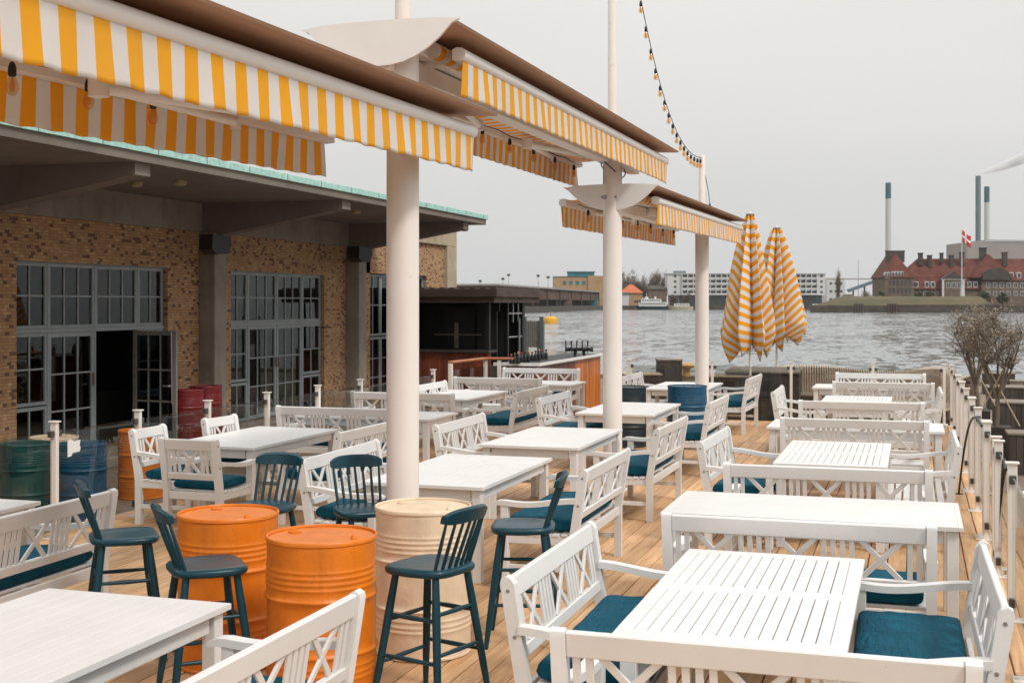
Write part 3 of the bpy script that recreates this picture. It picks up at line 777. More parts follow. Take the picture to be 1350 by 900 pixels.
# ================================================================ awnings
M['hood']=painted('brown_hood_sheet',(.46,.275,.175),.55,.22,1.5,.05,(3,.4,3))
M['alu']=painted('white_lacquered_aluminium',(.80,.78,.75),.35,.05,3,.02)
def awning(y0,L,zv,xc,label,xl=-.95,xr=.38,cap=True,capy=-.5,tilt=0.0):
    t=thing('awning',label,'awning',(xc,y0,zv),0,'striped awnings'); t.rotation_euler=(tilt,0,0)
    g=MB(); hw=.54
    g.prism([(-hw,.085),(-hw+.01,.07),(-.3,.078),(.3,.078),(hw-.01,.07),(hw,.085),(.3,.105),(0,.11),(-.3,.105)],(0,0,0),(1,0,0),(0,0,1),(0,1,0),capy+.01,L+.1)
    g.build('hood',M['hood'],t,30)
    for (ya,yb) in((capy-.025,capy),):
        g=MB(); pts=[(-hw-.02,.088),(-hw*.75,.108),(-.2,.115),(.2,.115),(hw*.75,.108),(hw+.02,.092)]
        for k in range(13):
            u=1-2*k/12; pts.append((u*(hw-.02)*.98,.07-.25*(1-abs(u)**2.3)))
        g.prism(pts,(0,0,0),(1,0,0),(0,0,1),(0,1,0),ya,yb); ec=g.build('end_cap',M['alu'],t,30)
        if y0>14 and ya<0: g=MB(); g.prism([(.095*math.cos(q*.3927),.028*math.sin(q*.3927)) for q in range(16)],(-.02,0,-.03),(1,0,0),(0,0,1),(0,1,0),ya-.006,ya-.0005); g.prism([(.07*math.cos(q*.3927),.014*math.sin(q*.3927)) for q in range(16)],(-.02,0,-.03),(1,0,0),(0,0,1),(0,1,0),ya-.009,ya-.0065); g.build('oval_badge',M['brushed'],ec,0)
    g=MB(); g.box(-.07,.07,capy+.02,L-.05,-.20,-.06,.01); g.box(-.16,.16,capy+.3,L-.4,-.05,.05,.01)
    for yy in(capy+.6,L*.5,L-.6): g.box(-.2,.2,yy,yy+.12,-.08,.066,.01)
    g.build('beam',M['alu'],t,25)
    for s,xb in((1,xr),(-1,xl)):
        g=MB(); g.tube([(s*.2,-.02,-.005),(s*.2,L+.02,-.005)],.055,20); g.build('fabric_roll',M['awning_cloth'],t,50)
        # sloping cloth from roll to front bar
        g=MB(); K=40; vs=[];fs=[]
        for k in range(K+1):
            yy=k/K*L
            for m in range(5):
                u=m/4; vs.append((s*.2+(xb-s*.2)*u,yy,.05-.07*u-.02*math.sin(u*math.pi)))
        for k in range(K):
            for m in range(4): fs.append((k*5+m,k*5+m+1,k*5+m+6,k*5+m+5))
        g.add(vs,fs); o=g.build('cloth',M['awning_cloth'],t,60,False); sm=o.modifiers.new('thickness','SOLIDIFY'); sm.thickness=.002
        g=MB(); pr=[(-.04,-.08),(.03,-.085),(.05,-.07),(.056,-.045),(.05,-.018),(.03,0),(-.01,.004),(-.04,-.01)]
        g.prism([(a*s,b) for a,b in pr],(xb,0,0),(1,0,0),(0,0,1),(0,1,0),-.02,L+.02); o=g.build('front_bar',M['alu'],t,50)
        # valance
        g=MB(); K=190; Z=10; vs=[];fs=[]; rr=random.Random(int(y0*10)+s); ph=rr.uniform(0,6)
        for k in range(K+1):
            yy=.0+k/K*L
            for m in range(Z+1):
                u=m/Z; w=.006*math.sin(yy*9.3+ph)+.005*math.sin(yy*17.1+2*ph)+.004*math.sin(yy*4.1)
                edge=math.exp(-min(yy,L-yy)*6)*.03
                vs.append((xb+s*.032+w*u**1.3+s*.012*u-s*edge*u,yy+.004*math.sin(yy*13)*u,-.075-u*.25-.004*math.sin(yy*26.7+1)*u))
        for k in range(K):
            for m in range(Z): a=k*(Z+1)+m; fs.append((a,a+1,a+Z+2,a+Z+1))
        g.add(vs,fs); o=g.build('valance',M['awning_cloth'],t,60,False); sm=o.modifiers.new('thickness','SOLIDIFY'); sm.thickness=.002
        # folding arms
        for yj,dr in((L*.16,1),(L*.84,-1)):
            el=Vector((s*.16+(xb-s*.16)*.62,yj+dr*1.75,-.115)); a=Vector((s*.12,yj,-.11)); b=Vector((xb-s*.03,yj+dr*.12,-.09))
            g=MB(); g.tube([a,el],.036,12); g.tube([el+Vector((0,0,.005)),b],.029,12)
            g.tube([el+Vector((0,0,-.05)),el+Vector((0,0,.05))],.052,14); g.box(a.x-.05,a.x+.05,a.y-.07,a.y+.07,a.z-.05,a.z+.06,.012)
            g.tube([b+Vector((0,0,-.045)),b+Vector((0,0,.02))],.035,12)
            g.build('folding_arm',M['alu'],t,50)
    return t
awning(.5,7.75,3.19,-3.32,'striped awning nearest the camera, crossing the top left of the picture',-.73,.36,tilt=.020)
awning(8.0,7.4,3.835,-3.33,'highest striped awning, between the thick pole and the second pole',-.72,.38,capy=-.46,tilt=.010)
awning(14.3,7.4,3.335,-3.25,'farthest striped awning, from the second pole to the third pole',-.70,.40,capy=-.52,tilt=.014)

# ================================================================ strings of bulbs
M['socket']=painted('black_rubber',(.012,.012,.012),.5,.2,9,0)
M['filament']=painted('amber_bulb_core',(.75,.42,.15),.4,.1,9,0)
def bulb_parts():
    g=MB(); g.lathe([(.006,0),(.014,-.01),(.019,-.03),(.019,-.06),(.015,-.068)],12)
    a=('socket',g.mesh('bulb_socket',M['socket'],50))
    g=MB(); g.lathe([(.014,-.064),(.020,-.08),(.0285,-.105),(.0295,-.125),(.022,-.147),(.008,-.157),(.001,-.158)],14)
    b=g.mesh('bulb',M['bulb_glass'],60)
    g=MB(); g.lathe([(.003,-.07),(.008,-.085),(.013,-.115),(.008,-.138),(.001,-.14)],8)
    c=('filament',g.mesh('bulb_filament',M['filament'],60))
    return a,b,c
BP=bulb_parts()
def bulbs(path,n,label,lo=.0,hi=1.0,drop=.02):
    O=Vector(path(0)); t=thing('string_lights',label,'string lights',tuple(O))
    g=MB(); g.tube([Vector(path(k/60))-O for k in range(61)],.0055,6); g.build('cable',M['socket'],t,60)
    for k in range(n):
        p=Vector(path(lo+(hi-lo)*(k+.5)/n))-O
        b=link('bulb',BP[1],t,(p.x,p.y,p.z-drop))
        g=MB(); link(BP[0][0],BP[0][1],b); link(BP[2][0],BP[2][1],b)
def cat1(s):
    sag=1.05; return (P2[0]+(P3[0]-P2[0])*s+.10*(1-s),P2[1]+(P3[1]-P2[1])*s,6.85-2.4*s-sag*4*s*(1-s)*(1-.25*s))
bulbs(cat1,19,'string of bare bulbs swooping down from the second pole to the third pole')
bulbs(lambda s:(-3.95,1.0+7.0*s,3.165+.14*s-.015*math.sin(s*25)**2),3,'few bare bulbs hanging under the nearest awning',.50,.74)
bulbs(lambda s:(-3.95,8.4+6.8*s,3.83-.015*math.sin(s*25)**2),8,'row of bulbs hanging under the highest awning')
bulbs(lambda s:(-3.85,14.6+6.8*s,3.29+.09*s-.015*math.sin(s*25)**2),7,'row of bulbs hanging under the farthest awning')
g=MB(); g.tube([(0,0,4.4),(.1,.03,3.9),(.12,.03,3.7)],.006,6); g.tube([(.12,.03,3.7),(.12,.03,3.55)],.018,8)
g.v=[(a+P3[0],b+P3[1],c) for a,b,c in g.v]
tag(g.build('rope_tackle',M['socket'],None),'short black rope and weight hanging from the third pole top','rope')
g=MB(); pts=[]
for k in range(30):
    a=k/29*5.2; pts.append((P2[0]+(.13+.02*math.sin(a*3))*math.cos(a),P2[1]+(.13)*math.sin(a),3.62-.10*math.sin(a*1.3)))
g.tube(pts,.007,6); tag(g.build('loose_cable',M['socket'],None),'loose dark cable looped round the second pole','cable')

# ================================================================ closed parasols
def umbrella(px,D,ztop,zbot,rmax,label,seed):
    x,y=ptD(px,D); t=thing('closed_parasol',label,'parasol',(x,y,0),seed*.7,'closed striped parasols')
    g=MB(); g.lathe([(.024,GZ),(.024,ztop+.02),(.018,ztop+.05),(0,ztop+.06)],16,caps=False); g.build('pole',M['pole'],t,50)
    g=MB(); g.lathe([(.0,ztop+.01),(.075,ztop+.01),(.085,ztop-.01),(.08,ztop-.03)],16,caps=False); g.build('finial',M['wood_grey'],t,50)
    NA=8; n=192; K=50; r=random.Random(seed); amp=[r.uniform(.7,1.25) for _ in range(NA)]; low=[r.uniform(-.13,.12) for _ in range(NA)]
    tw=[r.uniform(-.17,.17) for _ in range(NA)]
    vs=[];fs=[];uv=[]; Ht=ztop-zbot
    for j in range(K+1):
        u=j/K
        R0=.085+(rmax-.085)*min(1,u/.84)**.72 if u<.84 else rmax*(1-.30*((u-.84)/.16)**1.3)
        for k in range(n):
            a=2*math.pi*k/n; s=a/(2*math.pi)*NA; i=int(s)%NA; fr=s-int(s)
            tip=abs(2*fr-1)          # 1 at the rib, 0 mid panel
            rib=(tip**1.3); av=amp[i]*(1-fr)+amp[(i+1)%NA]*fr; lw=low[i]*(1-fr)+low[(i+1)%NA]*fr
            R_=R0*(.34+.66*rib**.8*av)+.014*math.sin(a*23+u*9)*u+.02*math.sin(a*3+u*8+seed)*u
            aa=a+tw[i]*math.sin(math.pi*fr)*u*2.4
            z=ztop-.02-u*Ht+ u**3*(.34*(1-tip))-u*u*lw
            vs.append((R_*math.cos(aa),R_*math.sin(aa),z)); uv.append((k/n,(u*Ht*1.02)-.55*u*(1-tip)*(.6+.8*((i*7)%3)/2)))
    for j in range(K):
        for k in range(n): fs.append((j*n+k,j*n+(k+1)%n,(j+1)*n+(k+1)%n,(j+1)*n+k))
    g=MB(); g.add(vs,fs); o=g.build('canopy',M['umbrella_cloth'],t,180,True)
    ul=o.data.uv_layers.new(name='UVMap')
    for p in o.data.polygons:
        for li,vi in zip(p.loop_indices,p.vertices): ul.data[li].uv=uv[vi]
    sm=o.modifiers.new('thickness','SOLIDIFY'); sm.thickness=.004
    g=MB()
    for k in range(NA):
        a=2*math.pi*k/NA; g.tube([(.03*math.cos(a),.03*math.sin(a),ztop-.05),(.10*math.cos(a),.10*math.sin(a),zbot+.5),(.13*math.cos(a),.13*math.sin(a),zbot+.12)],.008,6)
    g.build('rib',M['wood_pale'],t)
umbrella(989,23.9,3.80,1.10,.62,'closed orange striped parasol, the left and larger of the pair',3)
umbrella(1024,26.6,3.70,1.20,.62,'closed orange striped parasol, the right one behind its neighbour',5)
# ================================================================ brick building
WX=-12.6; SZ=3.95
bld=thing('brick_building','yellow brown brick building with deep concrete canopy on the left','building',(WX,20,GZ)); bo=Vector((WX,20,GZ))
def bpart(name,g,m,parent=None,smooth=30):
    o=g.build(name,m,parent or bld,smooth)
    if (parent or bld) is bld: o.matrix_parent_inverse=Matrix.Translation(-bo)
    return o
Yp=lambda p: onx(p,WX)
w1=(Yp(22),Yp(221)); w2=(Yp(304.5),Yp(427.5)); w3=(Yp(478),Yp(562)); ZB,ZT=-.25,2.74
def wallrun(g,ya,yb,z0,z1,opens):
    y=ya
    for (a,b,c,d) in opens:
        g.box(WX-.34,WX,y,a,z0,z1)
        if d<z1: g.box(WX-.34,WX,a,b,d,z1)
        if c>z0: g.box(WX-.34,WX,a,b,z0,c)
        y=b
    g.box(WX-.34,WX,y,yb,z0,z1)
g=MB(); wallrun(g,-6,27.2,GZ-.05,3.42,[(w1[0],w1[1],ZB,ZT),(w2[0],w2[1],ZB,ZT)]); bpart('wall',g,M['brick'])
g=MB(); wallrun(g,27.95,33.0,GZ-.05,3.72,[(w3[0],w3[1],ZB,2.84)]); bpart('wall',g,M['brick'])
# end bay frame and far gable
g=MB(); g.box(WX-.36,WX+.10,33.0,33.75,GZ,3.72,.01); g.box(WX-.36,WX+.10,27.95,33.75,3.722,4.20,.01); g.box(WX-4,WX-.36,33.4,33.75,GZ,4.2); g.box(WX-6,WX+.14,27.95,33.8,4.2,4.27,.01)
bpart('concrete_frame',g,M['concrete_light'])
g=MB(); g.box(WX-.37,WX+.05,-6,27.2,3.422,SZ-.002); bpart('ring_beam',g,M['concrete'])
# canopy
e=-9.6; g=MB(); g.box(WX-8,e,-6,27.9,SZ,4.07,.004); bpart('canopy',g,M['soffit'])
g=MB(); g.box(WX-8,e+.04,-6,27.94,4.072,4.175,.004); c_=bpart('copper_edge',g,M['verdigris'])
g=MB()
for yy in[k*1.2 for k in range(-4,24)]: g.box(e+.04,e+.046,yy,yy+.012,4.075,4.173)
bpart('edge_seam',g,M['concrete'],None)
cols=[14.25,Yp(270),Yp(461)]
for yc in cols:
    g=MB(); g.box(WX+.001,WX+.34,yc-.21,yc+.21,GZ,3.42,.012); bpart('pillar',g,M['concrete'])
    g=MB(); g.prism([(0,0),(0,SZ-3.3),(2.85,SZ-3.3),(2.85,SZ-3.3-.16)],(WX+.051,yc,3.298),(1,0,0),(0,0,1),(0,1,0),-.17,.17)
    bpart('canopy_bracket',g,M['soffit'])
    for q in(.35,.62):
        g=MB(); g.lathe([(.09,0),(.09,-.05),(.07,-.07),(0,-.07)],16,(WX+2.85*q+.3,yc+2.2,SZ-.002),False); bpart('ceiling_lamp',g,M['concrete_light'])
g=MB(); g.box(WX+.005,WX+.9,-6,27,GZ,-.25,.01); bpart('door_step',g,M['concrete'])
# interior
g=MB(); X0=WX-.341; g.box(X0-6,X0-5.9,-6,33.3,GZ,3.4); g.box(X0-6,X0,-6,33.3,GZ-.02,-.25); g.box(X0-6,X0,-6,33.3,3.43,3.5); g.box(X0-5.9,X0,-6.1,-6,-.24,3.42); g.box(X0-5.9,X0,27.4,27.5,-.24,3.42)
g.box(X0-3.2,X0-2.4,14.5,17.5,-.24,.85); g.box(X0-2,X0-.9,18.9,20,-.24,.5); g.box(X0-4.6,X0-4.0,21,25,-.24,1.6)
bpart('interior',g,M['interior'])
FXa,FXb=WX-.15,WX-.085
def win(parent,ya,yb,za,zb,nc,nr,fw=.055,m='frame_grey',name='window'):
    g=MB()
    g.box(FXa,FXb,ya,ya+fw,za,zb,.004); g.box(FXa,FXb,yb-fw,yb,za,zb,.004); g.box(FXa,FXb-.001,ya+fw,yb-fw,za,za+fw,.004); g.box(FXa,FXb-.001,ya+fw,yb-fw,zb-fw,zb,.004)
    for i in range(1,nc):
        y=ya+fw+(yb-ya-2*fw)*i/nc; g.box(FXa+.015,FXb-.012,y-.013,y+.013,za+fw,zb-fw)
    for j in range(1,nr):
        z=za+fw+(zb-za-2*fw)*j/nr; g.box(FXa+.017,FXb-.014,ya+fw,yb-fw,z-.013,z+.013)
    o=bpart(name,g,M[m])
    g=MB(); g.box(FXa+.028,FXa+.034,ya+fw-.01,yb-fw+.01,za+fw-.01,zb-fw+.01); p=g.build('pane',M['pane'],o,0)
    return o
def front(w,pxs,opening=None,zt=ZT):
    ys=[w[0]]+[Yp(p) for p in pxs]+[w[1]]; zm=1.68
    nc=[2,3,3,2]
    for i in range(4):
        a,b=ys[i]+.012,ys[i+1]-.012
        win(None,a,b,zm+.03,zt-.02,nc[i],2)
        if i in(0,3):
            win(None,a,b,.55,zm-.03,2,2); win(None,a,b,ZB+.02,.53,2,1)
        elif opening!=i:
            d=win(None,a,b,ZB+.02,zm-.03,3,3,.075,name='door')
            g=MB(); yy=b-.05 if i==1 else a+.05
            g.box(FXb,FXb+.05,yy-.012,yy+.012,.78,.98,.004); g.build('handle',M['bolt'],d)
            for z in(.1,.75,1.4):
                pass
        else: pass
    g=MB(); g.box(FXa-.02,FXb+.02,w[0],w[1],zm-.03,zm+.03,.004)
    for y in ys[1:-1]: g.box(FXa-.01,FXb+.01,y-.02,y+.02,zm+.03,zt,.003); 
    for k,y in enumerate(ys[1:-1]):
        if opening is None and k==1: continue
        g.box(FXa-.01,FXb+.01,y-.02,y+.02,ZB,zm-.03,.003)
    g.box(FXa-.02,FXb+.03,w[0]-.002,w[1]+.002,zt-.02,zt+.02,.004)
    bpart('window_mullion',g,M['frame_grey'])
front(w1,(69,131,187),2); front(w2,(331.5,369.5,403))
ys=[w3[0],Yp(506),Yp(534),w3[1]]
for i in range(3):
    win(None,ys[i]+.01,ys[i+1]-.01,1.3,2.82,3,2,m='frame_grey'); win(None,ys[i]+.01,ys[i+1]-.01,ZB,1.27,3,3,.06)
# open door leaf, swung out at right angles
hy=Yp(187)-.06; g=MB(); LW=.92; dx0=WX-.08
z0,z1=ZB+.03,1.64; Dx=lambda u:dx0+u
yy=hy-.06
def leafpt(u,z): return (Dx(u*LW),yy-.12*u,z)
def lb(u0,z0_,u1,z1_,w,t): g.beam(leafpt(u0,z0_),leafpt(u1,z1_),w,t,(0,0,1) if abs(z0_-z1_)<.01 else (1,0,0),.004)
fw=.075
lb(.04,z0,.04,z1,.05,fw); lb(.96,z0,.96,z1,.05,fw); lb(.08,z0+.1,.92,z0+.1,.045,.16); lb(.08,z1-.04,.92,z1-.04,.045,.075)
for u in(.35,.63): lb(u,z0+.18,u,z1-.08,.03,.028)
for z in(.45,.98): lb(.08,z,.92,z,.032,.03)
dl=bpart('door',g,M['frame_bare']); dl['label']='open glazed door leaf of bare weathered metal'
g=MB(); g.beam(leafpt(.08,(z0+z1)/2+.05),leafpt(.92,(z0+z1)/2+.05),.006,z1-z0-.2); g.build('pane',M['pane'],dl,0)
g=MB(); p=Vector(leafpt(.9,.72)); g.tube([p+Vector((0,-.05,0)),p+Vector((-.02,-.09,.0)),p+Vector((-.12,-.09,0))],.012,8); g.tube([p+Vector((.02,-.04,-.3)),p+Vector((.02,-.06,.9))],.012,8); g.build('handle',M['brushed'],dl)
# electric box and conduits
yc=cols[1]
g=MB(); g.box(WX+.002,WX+.08,yc+.30,yc+.62,2.78,2.92,.008); 
for q in(.38,.50): g.tube([(WX+.03,yc+q,2.78),(WX+.03,yc+q,2.45)],.016,8)
bpart('junction_box',g,M['steel_white'])
# loudspeakers under the canopy
def speaker(px,py,Xs,label,s=1.0):
    y=onx(px,Xs); z=zat(py,dist(Xs,y)); t=thing('loudspeaker',label,'loudspeaker',(Xs,y,z),R(-20),'black wall loudspeakers')
    g=MB(); g.prism([(-.22,-.10),(-.10,-.19),(.14,-.17),(.22,-.02),(.2,.15),(-.2,.17)],(0,0,0),(0,1,0),(0,0,1),(1,0,0),-.16,.2); g.build('cabinet',M['black'],t,40)
    g=MB(); g.beam((-.16,0,.05),(-.34,0,.10),.05,.05); g.beam((-.34,0,.2),(-.34,0,-.12),.08,.02,(1,0,0)); g.build('bracket',M['black'],t)
speaker(283,322,WX+.70,'black loudspeaker on the pillar left of the middle doors')
speaker(474,335,WX+.70,'black loudspeaker on the pillar nearest the bar kiosk')

# ================================================================ bar kiosk
kx0,kx1,ky0,ky1=-12.55,-10.1,29.6,32.6
k=thing('bar_kiosk','black bar kiosk under a flat rusty brown roof','kiosk',(kx0,ky0,GZ)); ko=Vector((kx0,ky0,GZ))
def kpart(name,g,m,parent=None):
    o=g.build(name,m,parent or k,30)
    if parent is None: o.matrix_parent_inverse=Matrix.Translation(-ko)
    return o
M['rust']=painted('rusty_brown_steel',(.062,.036,.028),.6,.35,2,.2,(1,1,3)); M['kblack']=painted('black_board',(.008,.009,.010),.55,.3,3,.05,(4,4,.5))
g=MB(); g.box(kx0,-9.72,ky0-.55,ky1+.5,2.26,2.46,.006); g.box(kx0+.1,-9.80,ky0-.5,ky1+.4,2.12,2.258,.004)
for q in range(10): g.box(kx0+.2+q*.27,kx0+.34+q*.27,ky0-.45,ky1+.3,2.461,2.50,.004)
kpart('roof',g,M['rust'])
g=MB(); g.box(kx0+.051,kx1,ky1-.06,ky1,GZ,2.118); g.box(kx0+.051,kx0+2.4,ky0+1.5,ky0+1.55,GZ,2.118); g.box(kx1-.06,kx1-.001,ky0+.1,ky1-.07,GZ,.55); g.box(kx0,kx0+.05,ky0,ky1,GZ,2.118); g.box(kx0+1.75,kx0+1.8,ky0+.9,ky1,GZ,2.118)
g.box(kx1-.1,kx1,ky0,ky0+.1,GZ,2.118); g.box(kx1-.08,kx1-.002,ky0+1.5,ky0+1.6,.56,2.118); g.box(kx0+1.78,kx1,ky0+.8,ky0+.86,1.9,2.11); g.box(kx1-.1,kx1,ky1-.2,ky1-.07,GZ,2.118)
g.box(kx0+.9,kx1-.1,ky0+.9,ky0+.95,.4,2.0)
kpart('wall',g,M['kblack'])
g=MB(); rr=random.Random(5); x=kx0
while x<kx1: g.box(x,x+.105,ky0-.12,ky0-.09,GZ,.86,.003,rr.random()); x+=.11
kpart('counter_front',g,M['wood_red'])
g=MB(); g.box(kx0-.0,kx1+.05,ky0-.2,ky0+.5,.87,.93,.006); kpart('counter_top',g,M['wood_dark'])
g=MB(); g.box(-11.35,-11.24,ky0+.85,ky0+.88,.95,1.60,.003); g.box(-11.9,-10.6,ky0+.842,ky0+.848,1.28,1.31); kpart('cross_batten',g,M['wood_grey'])
g=MB()
for z in(1.20,1.82): g.box(kx1-.05,kx1-.01,ky0+1.62,ky1-.22,z,z+.035)
g.box(kx1-.05,kx1-.012,ky0+2.0,ky0+2.04,1.6,2.1); g.box(kx1-.05,kx1-.012,ky0+2.45,ky0+2.49,1.6,2.1); g.box(kx1+.002,kx1+.04,ky1-.6,ky1-.55,.2,1.7); kpart('shelf_rail',g,M['brushed'])
# grey gate with a notice beside the kiosk
x0,y0=ptD(694,30.6); x1,_=ptD(716,30.6); gt=thing('metal_screen','grey ribbed metal screen with small notice beside the kiosk','screen',(x0,y0,GZ))
g=MB(); n=9
for q in range(n): g.box(q*.05,q*.05+.036,0,.03,.3,2.1,.004)
g.box(0,.45,.031,.045,.3,2.1); g.build('panel',M['frame_bare'],gt)
g=MB(); g.box(-.06,0-.002,-.03,.05,0,2.2,.006); g.box(.34,.44,-.04,-.002,0,2.2,.006); g.build('post',painted('dark_green_grey_metal',(.10,.13,.13),.5,.2,5,.05),gt)
g=MB(); g.box(.06,.27,-.012,-.004,1.05,1.45); g.build('notice',M['paper'],gt)
# outdoor counter
ct=thing('bar_counter','long outdoor bar counter clad in orange and brown boards','counter',(-6.85,22.9,GZ))
cy1=onx(793,-6.85)-22.9; g=MB(); rr=random.Random(8); y=0; 
gd=MB()
while y<cy1-.1:
    (gd if y<cy1*.55 else g).box(-.03,0,y,y+.1,.02,1.34,.003,rr.random()); y+=.106
g.build('front_board',M['wood_orange'],ct); gd.build('front_board',M['wood_red'],ct)
g=MB(); x=-.75
while x<-.04: g.box(x,x+.1,-.03,0,.02,1.34,.003,rr.random()); g.box(x,x+.1,cy1-.12,cy1-.09,.02,1.34,.003,rr.random()); x+=.106
g.box(-.75,-.72,.0,cy1-.13,.02,1.34); g.build('end_board',M['wood_red'],ct)
g=MB(); g.box(-.85,.06,-.08,cy1,1.342,1.37,.004); g.build('counter_top',M['kblack'],ct)
g=MB(); g.box(.061,.085,-.08,cy1,1.325,1.385,.004); g.box(.062,-.85,-.105,-.081,1.325,1.385,.004); g.build('counter_edge',M['alu'],ct)
# beer tap tower
x,y=ptD(758,27.6); tt=thing('beer_tap_tower','dark beer tap tower standing on the outdoor counter','beer tap',(-7.1,onx(758,-7.1),.955),R(15))
g=MB(); g.tube([(-.22,0,.14),(.34,0,.14)],.045,14); g.tube([(0,0,0),(0,0,.14)],.035,12); g.tube([(.2,0,0),(.2,0,.14)],.03,12); g.tube([(.34,0,.14),(.40,0,.14)],.06,14); g.build('tower',M['black'],tt)
for q in range(5):
    g=MB(); g.tube([(-.2+q*.12,-.05,.14),(-.2+q*.12,-.08,.2),(-.2+q*.12,-.08,.33)],[.012,.012,.018],8); g.tube([(-.2+q*.12,-.03,.14),(-.2+q*.12,-.12,.13),(-.2+q*.12,-.13,.06)],.01,8); g.build('tap',M['black'],tt)
cols_=[(.35,.05,.035),(.05,.12,.06),(.45,.2,.15),(.3,.03,.05),(.03,.035,.035),(.45,.34,.2)]
Mb=[painted('bottle_colour',c,.2,.1,9,0) for c in cols_]
names=['red','green','pale pink','dark red','black','cream']
for q in range(11):
    px=674+q*4.6; X=-7.28+.05*(q%3); yb=onx(px,X); 
    g=MB(); h=.17+.02*(q%3); g.lathe([(.034,0),(.036,.01),(.036,h*.55),(.028,h*.68),(.012,h*.8),(.012,h*.86),(.0,h*.86)],12,caps=False)
    t=g.build('bottle',M['black'],None,50); t.location=(X,yb,.955)
    g=MB(); g.lathe([(.0,h*.861),(.017,h*.865),(.024,h*.95),(.020,h*1.06),(.0,h*1.1)],12,caps=False); g.build('stopper',Mb[q%6],t,50)
    tag(t,'small dark bottle with %s stopper, %s from the left on the outdoor counter'%(names[q%6],('first second third fourth fifth sixth seventh eighth ninth tenth eleventh'.split())[q]),'bottle','bottles on the outdoor counter')
# wooden handrail at the back left
hp=[at(594,476,1.07),at(640,471,1.07),at(677,471.5,1.07)]
hr=thing('wooden_handrail','oiled wooden handrail on white posts in front of the bar','handrail',(hp[0][0],hp[0][1],0)); ho=Vector((hp[0][0],hp[0][1],0))
g=MB(); 
for i in range(2): g.beam(Vector((*hp[i],1.05))-ho,Vector((*hp[i+1],1.05+.002*i))-ho,.11,.045,(0,0,1),.012)
g.build('rail',M['wood_rail'],hr)
for p in(hp[0],hp[1],((hp[1][0]+hp[2][0])/2,(hp[1][1]+hp[2][1])/2)):
    g=MB(); c=Vector((*p,0))-ho; g.box(c.x-.035,c.x+.035,c.y-.035,c.y+.035,0,1.026,.004); g.build('post',M['steel_white'],hr)
for i in range(2):
    a=Vector((*hp[i],.5))-ho;b=Vector((*hp[i+1],.5))-ho; d=(b-a).normalized()*.05; g=MB(); g.beam(a+d,b-d,.01,.8); g.build('glass_panel',M['rail_glass'],hr,0)
# ================================================================ planters, lounge seat, quay furniture
def crate(name,label,cat,px,D,w,d,h,z0=GZ,rz=0,m='wood_dark',top='wood_grey',grp=None):
    x,y=ptD(px,D); t=thing(name,label,cat,(x,y,z0),rz,grp); g=MB(); rr=random.Random(int(px*7))
    for s in(-1,1):
        q=-w/2
        while q<w/2-.02: g.box(q,min(q+.092,w/2),s*d/2-.012,s*d/2+.012,.01,h-.035,.003,rr.random()); q+=.096
        q=-d/2+.014
        while q<d/2-.03: g.box(s*w/2-.012,s*w/2+.012,q,min(q+.092,d/2-.014),.01,h-.035,.003,rr.random()); q+=.096
    g.build('side_board',M[m],t)
    g=MB(); n=3
    for q in range(n): g.box(-w/2-.03,w/2+.03,-d/2-.03+q*(d+.06)/n,-d/2-.035+(q+1)*(d+.06)/n,h-.034,h,.004,rr.random())
    g.build('top_board',M[top],t); return t
crate('wooden_pedestal','tall dark wooden box with pale top left of the third pole','wooden box',882,31,.56,.56,1.15,GZ,A)
crate('wooden_planter','low wooden box seat beside the tall dark box by the water','wooden box',846,30,.85,.8,.85,GZ,A,top='wood_pale')
crate('wooden_planter','dark wooden umbrella box behind the end railing','wooden box',1008,24.8,1.35,1.9,1.22,GZ,A*.2)
crate('wooden_table','low pale topped wooden table left of the parasols','wooden table',958,24.2,.95,.9,1.15,GZ,A*.2,top='wood_pale')
crate('wooden_box','low dark wooden block before the slatted lounge seat','wooden block',1066,25,.7,.6,.72,GZ,0)
# mooring bollard
x,y=ptD(905,40.9); g=MB(); g.lathe([(.13,0),(.12,.22),(.13,.26),(.24,.29),(.27,.36),(.22,.42),(.1,.45),(0,.45)],24,caps=False)
o=g.build('mooring_bollard',painted('rust_yellow_iron',(.50,.27,.08),.6,.3,4,.2),None); o.location=(x,y,GZ+.14); tag(o,'rusty yellow mooring bollard on the quay edge','bollard')
# curved slatted lounge seat
M['slat']=painted('sun_bleached_slats',(.46,.36,.265),.7,.3,5,.2)
ls=thing('slatted_lounge_seat','wavy lounge seat of curved pale wooden slats behind the end railing','lounge seat',(0,25,GZ))
def path(s):   # plan path and outward normal
    pts=[ptD(1022,28.2),ptD(1100,28.0),ptD(1180,27.8),ptD(1222,27.2),ptD(1243,26.2),ptD(1257,24.8)]
    f=s*(len(pts)-1); i=min(int(f),len(pts)-2); u=f-i
    p0=Vector(pts[max(i-1,0)]);p1=Vector(pts[i]);p2=Vector(pts[i+1]);p3=Vector(pts[min(i+2,len(pts)-1)])
    return .5*((2*p1)+(p2-p0)*u+(2*p0-5*p1+4*p2-p3)*u*u+(3*p1-p0-3*p2+p3)*u**3)
g=MB(); n=136
for k_ in range(n):
    s=(k_+.5)/n; c=path(s); d=(path(min(1,s+.01))-path(max(0,s-.01))).normalized(); nn=Vector((-d.y,d.x)); 
    wv=.07*math.sin(s*13)
    prof=[(-.62,.02),(-.60,.36),(-.52,.42),(-.1,.40),(.02,.48),(.12,.88+wv),(.20,1.02+wv),(.32,1.06+wv),(.44,.98+wv),(.5,.7),(.52,.02)]
    pts=[Vector((c.x+nn.x*a,c.y+nn.y*a-25,b)) for a,b in prof]
    for i in range(len(pts)-1): g.beam(pts[i],pts[i+1]+(pts[i+1]-pts[i]).normalized()*.012,.028,.022,tuple(nn.to_3d()) if abs((pts[i+1]-pts[i]).normalized().z)>.7 else (0,0,1),.003)
g.build('slats',M['slat'],ls)
